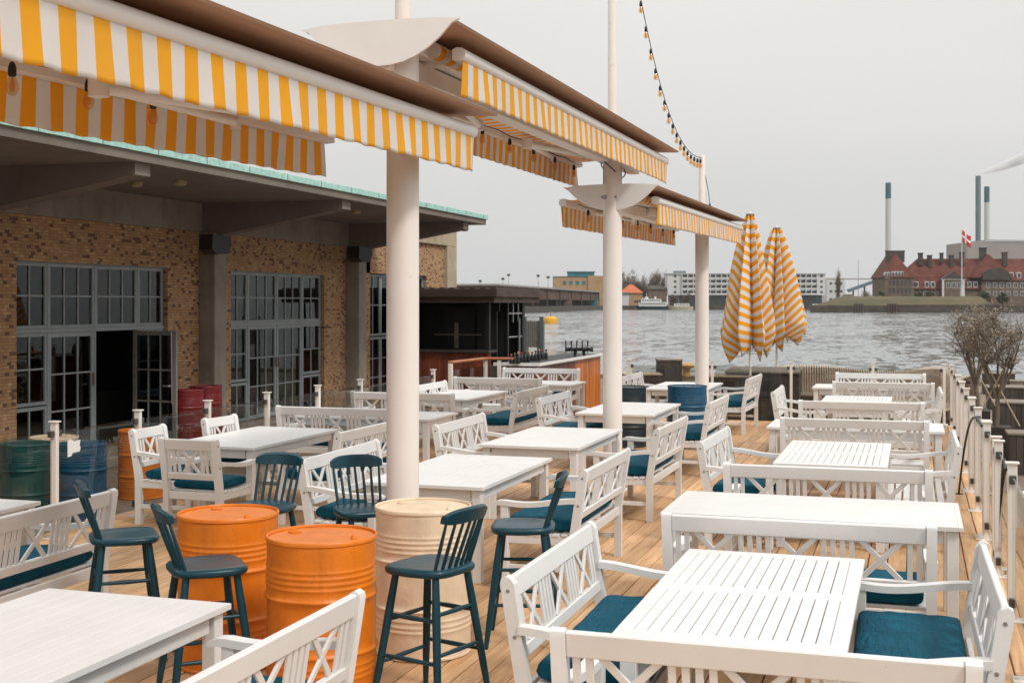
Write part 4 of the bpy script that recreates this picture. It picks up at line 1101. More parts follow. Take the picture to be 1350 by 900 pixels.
g=MB()
for a,z in((.0,.40),(.3,.95),(-.5,.34)):
    pts=[]
    for q in range(25):
        c=path(q/24); d=(path(min(1,q/24+.01))-path(max(0,q/24-.01))).normalized(); nn=Vector((-d.y,d.x)); pts.append((c.x+nn.x*a,c.y+nn.y*a-25,z))
    g.tube(pts,.025,6)
g.build('frame_rail',M['wood_dark'],ls)

# boxes and pots to the right of the railing
crate('wooden_box','dark wooden box with pale lid, nearest the right picture edge','wooden box',1353,18.6,.5,.5,.62,GZ,0)
crate('wooden_box','big dark wooden box behind the nearest olive pot','wooden box',1334,24.5,.66,.75,.62,GZ,0)
crate('wooden_box','dark wooden box farther along the quay behind the olive trees','wooden box',1325,30,.8,.8,.55,GZ,0)
crate('wooden_box','farthest dark wooden box on the quay right of the railing','wooden box',1316,35,.8,.8,.6,GZ,0)
crate('wooden_box','grey wooden crate by the quay edge at the right picture edge','wooden box',1346,33,.5,.5,.5,GZ,0,'wood_grey','wood_grey')
M['bark']=painted('olive_bark',(.17,.135,.105),.9,.4,8,.6,(1,1,.3)); M['pot']=painted('dark_pot',(.03,.024,.02),.7,.3,4,.1)
def leafmat(name,c1,c2,c3):
    m,nt,b=mat(name); at_=N(nt,'ShaderNodeAttribute',attribute_name='tint')
    nt.links.new(ramp(nt,at_.outputs['Fac'],[(0,c1),(.5,c2),(1,c3)]),b.inputs['Base Color']); b.inputs['Roughness'].default_value=.7; return m
M['olive_leaf']=leafmat('dry_olive_leaves',(.095,.075,.052),(.20,.155,.11),(.36,.28,.20))
def branch_tree(rr,base,trunk_h,crown_c,crown_r,nl,leaf,twigs=150,tr=.045):
    g=MB(); l=MB(); base=Vector(base); cc=Vector(crown_c)
    top=base+Vector((rr.uniform(-.04,.04),rr.uniform(-.04,.04),trunk_h))
    g.tube([base,base.lerp(top,.5)+Vector((.02,.01,0)),top],[tr,tr*.85,tr*.75],10)
    ends=[]
    for i in range(7):
        a=i*2.4+rr.random(); el=rr.uniform(.35,.9)
        e=cc+Vector((math.cos(a)*crown_r[0]*.55,math.sin(a)*crown_r[1]*.55,crown_r[2]*(el-.45)))
        m=top.lerp(e,.5)+Vector((rr.uniform(-.05,.05),rr.uniform(-.05,.05),-.03)); g.tube([top-Vector((0,0,.05)),m,e],[tr*.55,tr*.35,tr*.15],7); ends+= [m,e]
    for i in range(twigs):
        s=rr.choice(ends); 
        while True:
            d=Vector((rr.uniform(-1,1),rr.uniform(-1,1),rr.uniform(-.8,1.15)))
            if d.length<1: break
        e=cc+Vector((d.x*crown_r[0],d.y*crown_r[1],d.z*crown_r[2])); 
        m=s.lerp(e,.5)+Vector((0,0,.03)); g.tube([s,m,e],[.006,.004,.0015],4,False)
        for q in range(nl//twigs):
            u=rr.random()**.7; p=(s.lerp(m,u*2) if u<.5 else m.lerp(e,(u-.5)*2))+Vector((rr.gauss(0,.03),rr.gauss(0,.03),rr.gauss(0,.03)))
            a=Vector((rr.gauss(0,1),rr.gauss(0,1),rr.gauss(.3,1))).normalized(); b=a.orthogonal().normalized(); L=leaf*rr.uniform(.6,1.3)
            l.add([p-b*L*.13,p+a*L*.5-b*L*.16,p+a*L,p+a*L*.5+b*L*.16],[(0,1,2,3)],rr.random())
    return g,l
def olive(px,D,ztop,w,label,seed,potw=.46):
    x,y=ptD(px,D); t=thing('potted_olive_tree',label,'tree',(x,y,GZ),0,'potted olive trees'); rr=random.Random(seed)
    zc=(ztop-.42)-GZ; g,l=branch_tree(rr,(0,0,.5),.55,(0,0,zc+.02),(w/2,w/2,.62),2700,.05,190)
    g.build('trunk',M['bark'],t,50); l.build('crown',M['olive_leaf'],t,0,False)
    g=MB(); p=potw/2; g.prism([(-p*.9,0),(p*.9,0),(p,.6),(-p,.6)],(0,0,0),(1,0,0),(0,0,1),(0,1,0),-p,p); g.build('pot',M['pot'],t)
    g=MB(); g.tube([(.35,-.1,.62),(-.12,.05,1.55)],.012,6); g.tube([(-.3,.1,.62),(.12,-.05,1.5)],.012,6); g.build('stake',M['wood_pale'],t)
olive(1312,19.6,2.0,1.4,'nearer and larger bare olive tree in dark pot beyond the right railing',2)
olive(1287,22.6,2.0,1.35,'farther olive tree in dark pot close behind the right railing',9)
# hoops of black hose
def hose(p0,p1,zt,lab):
    g=MB(); pts=[]; p0=Vector(p0);p1=Vector(p1)
    for q in range(25):
        u=q/24; p=p0.lerp(p1,min(1,u**.55)); z=p0.z*(1-u)+p1.z*u+ .16*math.sin(math.pi*u**.6); pts.append((p.x,p.y,z))
    g.tube(pts,.011,8); g.lathe([(.05,0),(.05,.008),(0,.01)],14,(p1.x,p1.y,p1.z),False); tag(g.build('black_hose',M['socket'],None,50),lab,'hose')
hose((RX-.04,12.0,1.0),(*at(1264,651,0),.0),.10,'black hose arching from a railing post to the deck, the farther one')
hose((RX-.04,8.9,1.0),(*at(1318,756,0),.0),.10,'black hose arching from a railing post to the deck, the nearer one')
g=MB(); pts=[(RX-.42+.02*math.sin(y*.9)*0,y,.006) for y in[5+q*.6 for q in range(25)]]; 
# yellow buoy
x,y=ptD(726,236); b=thing('harbour_buoy','yellow mooring buoy floating on the harbour','buoy',(x,y,WZ))
g=MB(); g.lathe([(.9,-.3),(1.25,.0),(1.3,.5),(1.2,1.0),(.9,1.2),(0,1.25)],24,caps=False); g.build('float',painted('yellow_buoy_paint',(.75,.38,.02),.5,.2,1,0),b,40)
g=MB(); g.tube([(0,0,1.2),(0,0,2.3)],.12,8); g.build('ring_post',M['bolt'],b)

# ================================================================ far shore
def farthing(name,label,cat,px,D,z=WZ,grp=None):
    x,y=ptD(px,D); t=thing(name,label,cat,(x,y,z),A,grp); t['_D']=D; return t
def mx(px0,px,D): return (px-px0)*D/F
M['white_render']=painted('white_render',(.58,.58,.57),.8,.12,.15,0); M['far_glass']=painted('dark_window_glass',(.05,.06,.065),.25,.3,.3,0)
M['yellow_brick']=painted('ochre_brick_far',(.40,.26,.14),.9,.2,.3,0); M['red_tile']=painted('red_roof_tiles',(.125,.032,.019),.85,.35,.35,.3); M['orange_tile']=painted('orange_roof_tiles',(.48,.13,.05),.85,.2,.4,0)
M['brown_brick']=painted('brown_brick_far',(.16,.115,.085),.9,.3,.4,0); M['dark_stone']=painted('dark_quay_stone',(.075,.062,.05),.9,.4,.3,.2)
M['far_grey']=painted('far_grey_cladding',(.30,.27,.25),.8,.12,.05,0); M['far_teal']=painted('teal_panels',(.03,.17,.19),.6,.3,.3,0)
def grassm():
    m,nt,b=mat('winter_grass'); v=coord(nt); n=noise(nt,v,.08,5,.6); n2=noise(nt,v,1.2,4,.7)
    cc=ramp(nt,n,[(.35,(.05,.058,.022)),(.6,(.12,.088,.04))]); cc=mixc(nt,mth(nt,'MULTIPLY',n2,.5),cc,(.06,.05,.025)); nt.links.new(cc,b.inputs['Base Color']); b.inputs['Roughness'].default_value=.95; return m
M['grass']=grassm()
def grid_windows(t,px0,D,x0,x1,z0,z1,nc,nr,w,h,y=-.06,m='far_glass',name='window',frame=None):
    g=MB(); g.box(-w/2,w/2,-.03,.0,-h/2,h/2); me=g.mesh(name,M[m],0)
    fm=None
    if frame:
        f=.12*w; g=MB(); g.box(-w/2-f,w/2+f,.002,.05,h/2,h/2+f); g.box(-w/2-f,w/2+f,.002,.05,-h/2-f,-h/2); g.box(-w/2-f,-w/2,-.05,.05,-h/2,h/2); g.box(w/2,w/2+f,-.05,.05,-h/2,h/2); g.box(-f*.3,f*.3,-.05,-.032,-h/2,h/2); fm=g.mesh(name+'_frame',M[frame],0)
    for j in range(nr):
        for i in range(nc):
            o=link(name,me,t,(x0+(x1-x0)*(i+.5)/nc,y,z0+(z1-z0)*(j+.5)/nr))
            if fm: link('frame',fm,o)
# land behind
land=MB(); 
def strip(px0,px1,D0,D1,z): 
    a,b=ptD(px0,D0),ptD(px1,D0); c,d=ptD(px1,D1),ptD(px0,D1); land.prism([a,b,c,d],(0,0,0),(1,0,0),(0,1,0),(0,0,1),WZ-3,z)
strip(-500,1085,762,2300,.3); strip(1040,1800,820,2300,.4)
M['land']=painted('far_ground',(.10,.085,.06),.95,.3,.02,0)
struct('far_shore_ground',land,M['land'])
g=MB(); a,b=ptD(640,748),ptD(1090,748); c,d=ptD(1090,766),ptD(640,766); g.prism([a,b,c,d],(0,0,0),(1,0,0),(0,1,0),(0,0,1),WZ-3,.9)
struct('far_quay_wall',g,M['dark_stone'])
# island rampart
g=MB()
def fortblock(px0,px1,D0,D1,z0,z1,m=g):
    a,b=ptD(px0,D0),ptD(px1,D0); c,d=ptD(px1,D1),ptD(px0,D1); m.prism([a,b,c,d],(0,0,0),(1,0,0),(0,1,0),(0,0,1),z0,z1)
fortblock(1068,1134,512,526,WZ-2,1.3); fortblock(1172,1500,505,526,WZ-2,.3); fortblock(1134,1500,526,640,WZ-2,1.2); fortblock(1068,1134,526.1,640,WZ-2,1.25); fortblock(1182,1318,512,526,.3,1.6)
struct('island_quay_wall',g,M['dark_stone'])
g=MB(); rows=[(527,1.25,1072,1312),(533,3.2,1085,1306),(541,4.7,1098,1300),(552,5.3,1108,1296),(580,5.2,1110,1296),(600,1.0,1100,1300)]
vs=[];fs=[]; K=40; rr=random.Random(4)
for (D,z,p0,p1) in rows:
    for q in range(K+1):
        px=p0+(p1-p0)*q/K; zz=z+(rr.uniform(-.15,.15) if 2<z else 0); 
        if q==0 or q==K: zz=1.2
        vs.append((*ptD(px,D),zz))
for j in range(len(rows)-1):
    for q in range(K): a=j*(K+1)+q; fs.append((a,a+1,a+K+2,a+K+1))
g.add(vs,fs); struct('grassy_rampart',g,M['grass'],60)
for px,lab in((1132,'dark timber dolphin at the left end of the island quay gap'),(1176,'rusty timber dolphin at the right side of the island quay gap')):
    t=farthing('mooring_dolphin',lab,'dolphin',px,504); g=MB()
    for q in range(4): g.tube([(q*1.0-1.5,0,-2),(q*1.0-1.5,0,3.6)],.45,8)
    g.build('piles',M['rust'] if px>1150 else M['dark_stone'],t)
# red roofed naval building
D=585; px0=1255; S=D/F
t=farthing('naval_building','long brown brick building with steep red tiled roofs on the island','building',px0,D,1.2)
X=lambda p:(p-px0)*S
Z=lambda py:zat(py,D)-1.2
def gable(g,x0,x1,y0,y1,ze,zr,inset=0.0,hip=0.0):   # ridge along x with hipped ends
    ym=(y0+y1)/2; g.add([(x0,y0,ze),(x1,y0,ze),(x1,y1,ze),(x0,y1,ze),(x0+hip,ym,zr),(x1-hip,ym,zr)],[(0,1,5,4),(2,3,4,5),(1,2,5),(3,0,4),(0,3,2,1)])
def gabley(g,x0,x1,y0,y1,ze,zr,hip=0.0):   # ridge along y, front hip
    xm=(x0+x1)/2; g.add([(x0,y0,ze),(x1,y0,ze),(x1,y1,ze),(x0,y1,ze),(xm,y0+hip,zr),(xm,y1,zr)],[(0,1,4),(1,2,5,4),(2,3,5),(3,0,4,5),(0,3,2,1)])
g=MB(); g.box(X(1163),X(1201),-4,16,0,Z(365)); g.box(X(1201),X(1360),2,16,0,Z(362)); g.box(X(1198),X(1296),-.5,4,0,Z(380)); g.box(X(1239),X(1269),-3,2,0,Z(368)); g.box(X(1292),X(1400),-2,4,0,Z(369)); g.build('wall',M['brown_brick'],t,0)
g=MB(); gabley(g,X(1161),X(1203),-4.6,17,Z(366),Z(335),6); gable(g,X(1195),X(1400),1.2,17,Z(365),Z(340),0,8); gable(g,X(1196),X(1298),-1.5,8,Z(381),Z(355),0,5); gabley(g,X(1278),X(1334),-2.8,12,Z(366),Z(335),5); gable(g,X(1290),X(1402),-2.6,10,Z(370),Z(352),0,5)
rf=g.build('roof',M['red_tile'],t,0)
for px,py0,py1,w in((1185,331,341,24),(1219,334,345,5),(1231,337,348,5),(1247,334,342,3.5),(1260,337,348,5),(1274,333,346,5),(1302,327,338,8),(1331,333,346,6)):
    g=MB(); g.box(X(px-w/2),X(px+w/2),5,7,Z(py1)-1.5,Z(py0),.0); g.box(X(px-w/2)-.2,X(px+w/2)+.2,4.8,7.2,Z(py0)+.003,Z(py0)+.5); g.build('chimney',M['dark_stone'],rf,0)
# pediments
def pediment(xa,xb,y,z0,z1,round_=False):
    g=MB()
    if round_:
        pts=[(xa,z0)]+[((xa+xb)/2-(xb-xa)/2*math.cos(math.pi*q/14),z0+(z1-z0)*(.25+.75*math.sin(math.pi*q/14))) for q in range(15)]+[(xb,z0)]
    else: pts=[(xa,z0),(xb,z0),((xa+xb)/2,z1)]
    g.prism(pts,(0,0,0),(1,0,0),(0,0,1),(0,1,0),y,y+3); g.build('pediment',M['dark_stone'],t,0)
pediment(X(1238),X(1270),-3.5,Z(368),Z(358)); pediment(X(1292),X(1328),-3.4,Z(369),Z(353),True)
g=MB(); g.box(X(1239),X(1241.5),-3.3,-3,0,Z(368)); g.box(X(1266),X(1268.5),-3.3,-3,0,Z(368)); g.box(X(1238),X(1269.5),-3.4,-3.05,Z(369),Z(367.2)); g.build('portal_frame',M['white_render'],t,0)
grid_windows(t,px0,D,X(1244),X(1265),Z(381),Z(371),3,1,1.5,2.4,-3.05,frame='white_render')
grid_windows(t,px0,D,X(1296),X(1350),Z(381),Z(371),6,1,1.5,2.2,-2.05,frame='white_render'); grid_windows(t,px0,D,X(1296),X(1350),Z(391),Z(383),6,1,1.4,1.9,-2.05,frame='white_render')
grid_windows(t,px0,D,X(1200),X(1238),Z(390),Z(383),5,1,1.2,1.6,-.55,frame='white_render')
grid_windows(t,px0,D,X(1167),X(1199),Z(388),Z(368),6,2,1.1,2.4,-4.05,frame='brown_brick')
def dormers(ps,py,y,w=2.0):
    for p in ps:
        g=MB(); g.box(X(p)-w/2,X(p)+w/2,y,y+2.5,Z(py+4),Z(py-4)); d=g.build('dormer',M['white_render'],rf,0)
        g=MB(); g.box(X(p)-w*.36,X(p)+w*.36,y-.05,y-.004,Z(py+3),Z(py-2.8)); g.build('dormer_window',M['far_glass'],t,0)
dormers((1221,1229,1277,1285,1207,1204.5),375,-1.2,1.9); dormers((1174,1178,1182,1186),362,-4.2,1.2); dormers((1164.5,1168),363,-4.4,1.0); dormers((1332,1342),363,-1.5,1.8)
# flag on its pole
px=1268; D=560; t=farthing('flagpole','tall white flagpole with red and white flag on the island','flagpole',px,D,1.2); g=MB()
g.tube([(0,0,0),(0,0,9)],[.9,.55],12); g.tube([(0,0,9),(0,0,zat(303,D)-1.2)],[.3,.12],10); g.build('pole',M['white_render'],t,60)
fl=link('flag_root',None,t) if False else None
zt=zat(304,D)-1.2; fw,fh=4.8,5.2
def flagm():
    m,nt,b=mat('red_flag_white_cross'); tc=N(nt,'ShaderNodeTexCoord'); sp=N(nt,'ShaderNodeSeparateXYZ'); nt.links.new(tc.outputs['UV'],sp.inputs[0])
    u=mth(nt,'LESS_THAN',mth(nt,'ABSOLUTE',mth(nt,'SUBTRACT',sp.outputs[0],.38)),.075); v=mth(nt,'LESS_THAN',mth(nt,'ABSOLUTE',mth(nt,'SUBTRACT',sp.outputs[1],.5)),.085)
    cc=mixc(nt,mth(nt,'MAXIMUM',u,v),(.50,.012,.03),(.8,.78,.76)); nt.links.new(cc,b.inputs['Base Color']); b.inputs['Roughness'].default_value=.8; return m
vs=[];uv=[];fs=[]
for j in range(9):
    for i in range(15):
        u,v=i/14,j/8; vs.append((.15+u*fw*.85,.55*math.sin(u*7+v*2)*u,zt-(1-v)*fh-u*2.6+.3*math.sin(u*6+v))); uv.append((u,v))
for j in range(8):
    for i in range(14): a=j*15+i; fs.append((a,a+1,a+16,a+15))
g=MB(); g.add(vs,fs); o=g.build('flag',flagm(),t,180,False); ul=o.data.uv_layers.new(name='UVMap')
for p in o.data.polygons:
    for li,vi in zip(p.loop_indices,p.vertices): ul.data[li].uv=uv[vi]
o.modifiers.new('thickness','SOLIDIFY').thickness=.03
# power station block and chimneys
D=1250; t=farthing('power_station_hall','large pale grey brown windowless hall behind the red roofs','industrial hall',1325,D,0); g=MB(); S=D/F
g.prism([((1275-1325)*S,0),(90*S,0),(90*S,zat(317,D)),((1301-1325)*S,zat(316,D)),((1275-1325)*S,zat(319,D))],(0,0,0),(1,0,0),(0,0,1),(0,1,0),0,60); g.build('hall',M['far_grey'],t,0)
g=MB(); g.box((1299-1325)*S,90*S,-.6,-.02,zat(318.5,D),zat(317.6,D)); g.build('roof_edge',M['white_render'],t,0)
M['chim_w']=painted('chimney_white',(.50,.50,.48),.7,.06,.05,0); M['chim_t']=painted('chimney_teal',(.035,.10,.13),.7,.1,.05,0); M['chim_g']=painted('chimney_grey_blue',(.12,.17,.19),.7,.1,.05,0)
def chimney(px,D,ytop,yband,w,label,allm=None):
    t=farthing('power_station_chimney',label,'chimney',px,D,0,'power station chimneys'); r=w*D/F/2; zt=zat(ytop,D); zb=zat(yband,D) if yband else None
    g=MB(); g.lathe([(r*1.12,0),(r,zt*.5),(r,zb or zt-.5)],28,caps=True); g.build('shaft',M[allm or 'chim_w'],t,50)
    g=MB(); g.lathe([(r*1.01,(zb or zt-.5)+.02),(r*1.01,zt-1.5),(r*.9,zt),(0,zt)],28,caps=False); g.build('top_band',M['chim_t' if zb else 'chim_g'],t,50)
chimney(1171,1400,241,262,7.2,'slender white chimney with teal top standing alone'); chimney(1289.5,1500,232,None,6.8,'all grey blue chimney, the tallest one, trailing smoke','chim_g'); chimney(1301,1450,246,267,6.8,'white chimney with teal top beside the grey blue chimney')
# smoke plume
m=bpy.data.materials.new('smoke'); m.use_nodes=True; nt=m.node_tree; nt.nodes.remove(nt.nodes['Principled BSDF']); pv=N(nt,'ShaderNodeVolumePrincipled'); pv.inputs['Color'].default_value=(.95,.95,.95,1)
n=noise(nt,coord(nt),.035,5,.65,.5); nt.links.new(ramp(nt,n,[(.34,0),(.62,.3)]),pv.inputs['Density']); nt.links.new(pv.outputs[0],nt.nodes['Material Output'].inputs['Volume'])
x,y=ptD(1289.5,1500); g=MB(); S=1500/F; pts=[];rs=[]
for q in range(9):
    u=q/8; px=1290+75*u; py=229-20*u-8*u*u; pts.append(((px-1289.5)*S,0,zat(py,1500))); rs.append((2.2+7.5*u**.7)*S*.9)
g.tube(pts,rs,12); o=g.build('chimney_smoke',m,None); o.location=(x,y,0); o.rotation_euler=(0,0,A); tag(o,'thin pale smoke drifting right from the grey blue chimney','smoke',kind='stuff')
# white apartment block
def apartments(p0,p1,D,ytop,yb,label,nc,nr,glassbase=True,dark=True):
    pc=(p0+p1)/2; t=farthing('apartment_block',label,'apartment block',pc,D,.3); S=D/F; X=lambda p:(p-pc)*S; Z=lambda py:zat(py,D)-.3
    g=MB(); g.box(X(p0),X(p1),0,14,Z(yb),Z(ytop),0); g.box(X(p0)-.3,X(p1)+.3,-.8,14.3,Z(ytop)+.002,Z(ytop)+.5); g.build('wall',M['white_render'],t,0)
    if glassbase: g=MB(); g.box(X(p0+4),X(p1-4),.5,13,0,Z(yb)-.003); g.build('glazed_base',M['far_glass'],t,0)
    x0,x1=X(p0+19),X(p1-11); h=(Z(ytop)-Z(yb))/nr
    for j in range(nr):
        zb=Z(yb)+j*h; g=MB(); g.box(x0,x1,-.12,-.003,zb+h*.38,zb+h*.82); b=g.build('window_band',M['far_glass'],t,0)
        g=MB(); n=nc
        for i in range(n+1): xx=x0+(x1-x0)*i/n; g.box(xx-.25,xx+.25,-1.2,-.121,zb+.02,zb+h*.95)
        g.box(x0,x1,-1.3,-1.2,zb+h*.05,zb+h*.34); g.build('balcony',M['white_render'],t,0)
    for j in range(nr):
        zz=Z(yb)+(j+.5)*h
        for xx in(X(p0+10),X(p1-5)):
            g=MB(); g.box(xx-.8,xx+.8,-.1,-.003,zz-.4,zz+.9); g.build('window',M['far_glass'],t,0)
    return t,X,Z
t,X,Z=apartments(880,1088,790,361,389,'long white apartment block with glazed ground floor across the harbour',24,4)
g=MB(); g.box(X(890),X(905),3,10,Z(361),Z(357),0); g.build('roof_box',M['chim_g'],t,0)
t=farthing('low_white_building','pale low building right of the long apartment block','building',1116,900,.3); S=900/F; g=MB(); g.box(-26*S,-2*S,0,20,0,zat(367,900)); g.build('wall',M['white_render'],t,0); 
grid_windows(t,0,900,-24*S,-4*S,2,zat(369,900),3,3,1.8,1.6,-.06)
# ochre building with teal glass storey
D=800; t=farthing('ochre_building','ochre brick building with a teal glass top storey','building',765,D,.3); S=D/F; X=lambda p:(p-765)*S; Z=lambda py:zat(py,D)-.3
g=MB(); g.box(X(730),X(795),0,18,0,Z(365)); g.box(X(775),X(797),-1,0,0,Z(363.5)); g.build('wall',M['yellow_brick'],t,0)
g=MB(); g.box(X(749),X(784),3,12,Z(365)+.01,Z(359)); g.build('glass_storey',M['far_teal'],t,0); g=MB(); g.box(X(748),X(785),2.5,12.5,Z(359)+.01,Z(357.6)); g.box(X(729.5),X(775),-.3,18,Z(365)+.003,Z(364.3)); g.build('roof',M['chim_t'],t,0)
grid_windows(t,0,D,X(740),X(782),Z(377),Z(369),5,1,2.2,2.6,-.06,'far_teal')
# brown warehouse, its roof runs away to the right
a=Vector(ptD(655,470)); b=Vector(ptD(789,760)); d=b-a; t=thing('harbour_warehouse','long low brown warehouse on the far quay left of the poles','warehouse',(a.x,a.y,.9),math.atan2(d.y,d.x)); L=d.length
g=MB(); g.box(0,L,0,22,3.0,7.9,0); g.build('wall',M['brown_wh'] if 'brown_wh' in M else painted('brown_cladding',(.11,.055,.04),.8,.3,.1,0),t,0)
g=MB(); g.box(-1,L+1,-1.2,24,7.902,8.6); g.build('roof',M['far_grey'],t,0)
g=MB()
for q in range(9): g.box(q*L/8-.4,q*L/8+.4,-.5,-.01,-2,7.8)
g.build('pier',M['dark_stone'],t,0)
g=MB(); g.box(0,L,6,22,-2,2.98); g.build('base',M['dark_stone'],t,0)
a2=[ptD(640,468),ptD(655,470),ptD(795,762),ptD(640,765)]
g=MB(); g.prism([ptD(560,450),ptD(668,452),ptD(800,746),ptD(560,746)],(0,0,0),(1,0,0),(0,1,0),(0,0,1),WZ-3,.85); struct('warehouse_quay',g,M['dark_stone'])
# orange roofed house, shed
t=farthing('orange_roofed_house','small ochre house with orange tiled roof by the moored boats','house',834,775,.3); S=775/F
g=MB(); g.box(-15*S,13*S,0,12,0,zat(386,775)-.3); g.build('wall',M['yellow_brick'],t,0)
g=MB(); gable(g,-15*S-.6,13*S+.6,-1,13,zat(386,775)-.3,zat(375,775)-.3,0,6); g.build('roof',M['orange_tile'],t,0); grid_windows(t,0,775,2*S,11*S,1,5,3,1,1.2,1.6,-.06)
t=farthing('boathouse','dark wooden boathouse between bare trees across the water','shed',866,790,.3); S=790/F; g=MB(); g.box(-11*S,13*S,0,12,0,zat(381,790)-.3); g.build('wall',M['brown_brick'],t,0); g=MB(); gable(g,-12*S,14*S,-1,13,zat(381,790)-.3,zat(376,790)-.3,0,2); g.build('roof',M['dark_stone'],t,0)
t=farthing('quay_pavilion','small white and teal pavilion next to the orange roofed house','pavilion',824,765,.3); S=765/F; g=MB(); g.box(-5*S,5*S,0,4,0,zat(387,765)-.3); g.build('wall',M['white_render'],t,0); g=MB(); g.box(-6*S,6*S,-1,4.5,zat(387,765)-.29,zat(385.5,765)-.3); g.build('roof',M['far_teal'],t,0)
for px,w,h,m,lab in((775,26,6,'far_teal','teal container on the far quay under the warehouse'),(706,14,4,'orange_tile','stack of orange crates on the far quay'),(728,16,4.5,'white_render','white van shaped container on the far quay'),(748,12,4,'brown_brick','brown container on the far quay')):
    D=745 if px>760 else 640; t=farthing('harbour_container',lab,'container',px,D,.87); S=D/F; g=MB(); W=w*S/2; g.box(-W,W,0,3,0,h,.05); g.build('container_body',M[m],t,0); g=MB(); g.box(-W*.9,W*.9,-.06,-.004,h*.15,h*.2); g.box(-W*.9,W*.9,-.06,-.004,h*.8,h*.85); g.build('rib',M['dark_stone'],t,0)
# boats
def boat(px,D,L,hullh,label,hm,decks,name='moored_boat'):
    t=farthing(name,label,'boat',px,D,WZ); g=MB(); n=12; vs=[];fs=[]
    for j,(zz,k_) in enumerate(((-.3,.82),(hullh*.5,.95),(hullh,1.0))):
        for i in range(n+1):
            u=-1+2*i/n; w=2.6*(1-abs(u)**3.2)*k_; x=u*L/2*(k_ if u<0 else .9+.1*k_); s=hullh*.35*max(0,-u)**2*(j/2)
            vs+= [(x,-w,zz+s),(x,w,zz+s)]
    m_=2*(n+1)
    for j in range(2):
        for i in range(n):
            a=j*m_+2*i; fs+= [(a,a+2,a+2+m_,a+m_),(a+1,a+1+m_,a+3+m_,a+3)]
    for i in range(n): a=2*m_+2*i; fs.append((a,a+1,a+3,a+2))
    g.add(vs,fs); g.build('hull',hm,t,60)
    z=hullh
    for (xa,xb,h,win_) in decks:
        g=MB(); g.box(xa,xb,-1.9,1.9,z+.01,z+h,.15); c=g.build('cabin',M['boat_white'],t,0)
        g=MB(); nn=max(2,int((xb-xa)/1.3))
        if win_:
            for q in range(nn): a=xa+.4+(xb-xa-.8)*q/nn; g.box(a,a+(xb-xa-.8)/nn*.7,-1.95,-1.903,z+h*.45,z+h*.82)
            g.build('cabin_window',M['far_glass'],t,0)
        z+=h
    return t,z
M['boat_white']=painted('boat_white_paint',(.68,.67,.65),.5,.08,.3,0)
t,z=boat(859,735,19,2.0,'white ferry with dark hull moored across the harbour',painted('dark_hull_paint',(.015,.03,.035),.4,.2,.5,0),[(-7.5,8.5,2.3,True),(-6.0,5.5,2.0,True)])
g=MB(); g.box(-4,-2,-1,1,z+.01,z+1.3,.1); g.tube([(-3,0,z+1.3),(-3,0,z+3.4)],.12,8); g.tube([(2.2,0,z),(2.2,0,z+1.5)],.5,10); g.build('wheelhouse',M['boat_white'],t,0)
t,z=boat(897,735,15,2.0,'cream wooden boat moored right of the white ferry',painted('cream_hull_paint',(.45,.38,.28),.5,.2,.5,0),[(-3.5,5.0,1.6,True)])
g=MB(); g.tube([(-1,0,z),(-1,0,z+3)],.1,8); g.build('mast',M['wood_pale'],t)
t,z=boat(1076,780,11,1.8,'small white motor boat by the end of the apartment block',M['boat_white'],[(-2,3,1.6,True)])
# masts and lamps
def mast(px,D,ytop,lab,lamp=True,w=.25,zb=.3):
    t=farthing('floodlight_mast' if lamp else 'thin_mast',lab,'mast',px,D,zb,'far floodlight masts' if lamp else None); h=zat(ytop,D)-zb; g=MB(); g.tube([(0,0,0),(0,0,h)],[w,w*.6],6); g.build('pole',M['far_grey'],t)
    if lamp: g=MB(); g.box(-1.1,1.1,-.4,.4,h-1.6,h); g.build('lamp_head',M['dark_stone'],t)
for px,yt,l in((633,369,'leftmost floodlight mast beyond the kiosk roof'),(663,366,'second floodlight mast from the left beyond the kiosk roof'),(670.5,361,'tallest floodlight mast beyond the kiosk roof'),(709.5,362,'floodlight mast just left of the ochre building, taller of two'),(722.5,364,'floodlight mast nearest the ochre building')): mast(px,900,yt,l)
mast(1131.5,900,343,'thin white mast standing alone between the poplar and chimney',False,.28)
# slanted teal bridge
t=farthing('conveyor_bridge','slanted teal conveyor bridge left of the red roofed building','bridge',1140,880,.4); S=880/F; g=MB(); g.beam((-22*S,0,zat(384,880)),(26*S,0,zat(367,880)),4,2.2); g.build('span',M['chim_g'],t,0)
g=MB(); g.box(-46*S,16*S,6,8,zat(369,880),zat(367.5,880)); g.build('girder',M['far_grey'],t,0)
g=MB()
for q in(-15,0,15): g.box(q*S-.5,q*S+.5,0,1,0,zat(384-(q+22)*.354,880)-1.2)
g.build('support',M['dark_stone'],t,0)
t=farthing('low_sheds','cluster of dark low sheds under the conveyor bridge','shed',1132,860,.4); S=860/F; g=MB(); g.box(-18*S,-4*S,0,9,0,5.2); g.box(2*S,16*S,0,9,0,4.4); g.build('wall',M['brown_brick'],t,0); g=MB(); gable(g,-19*S,-3*S,-1,10,5.2,8,0,1); gable(g,1*S,17*S,-1,10,4.4,6.6,0,1); g.build('roof',M['dark_stone'],t,0)
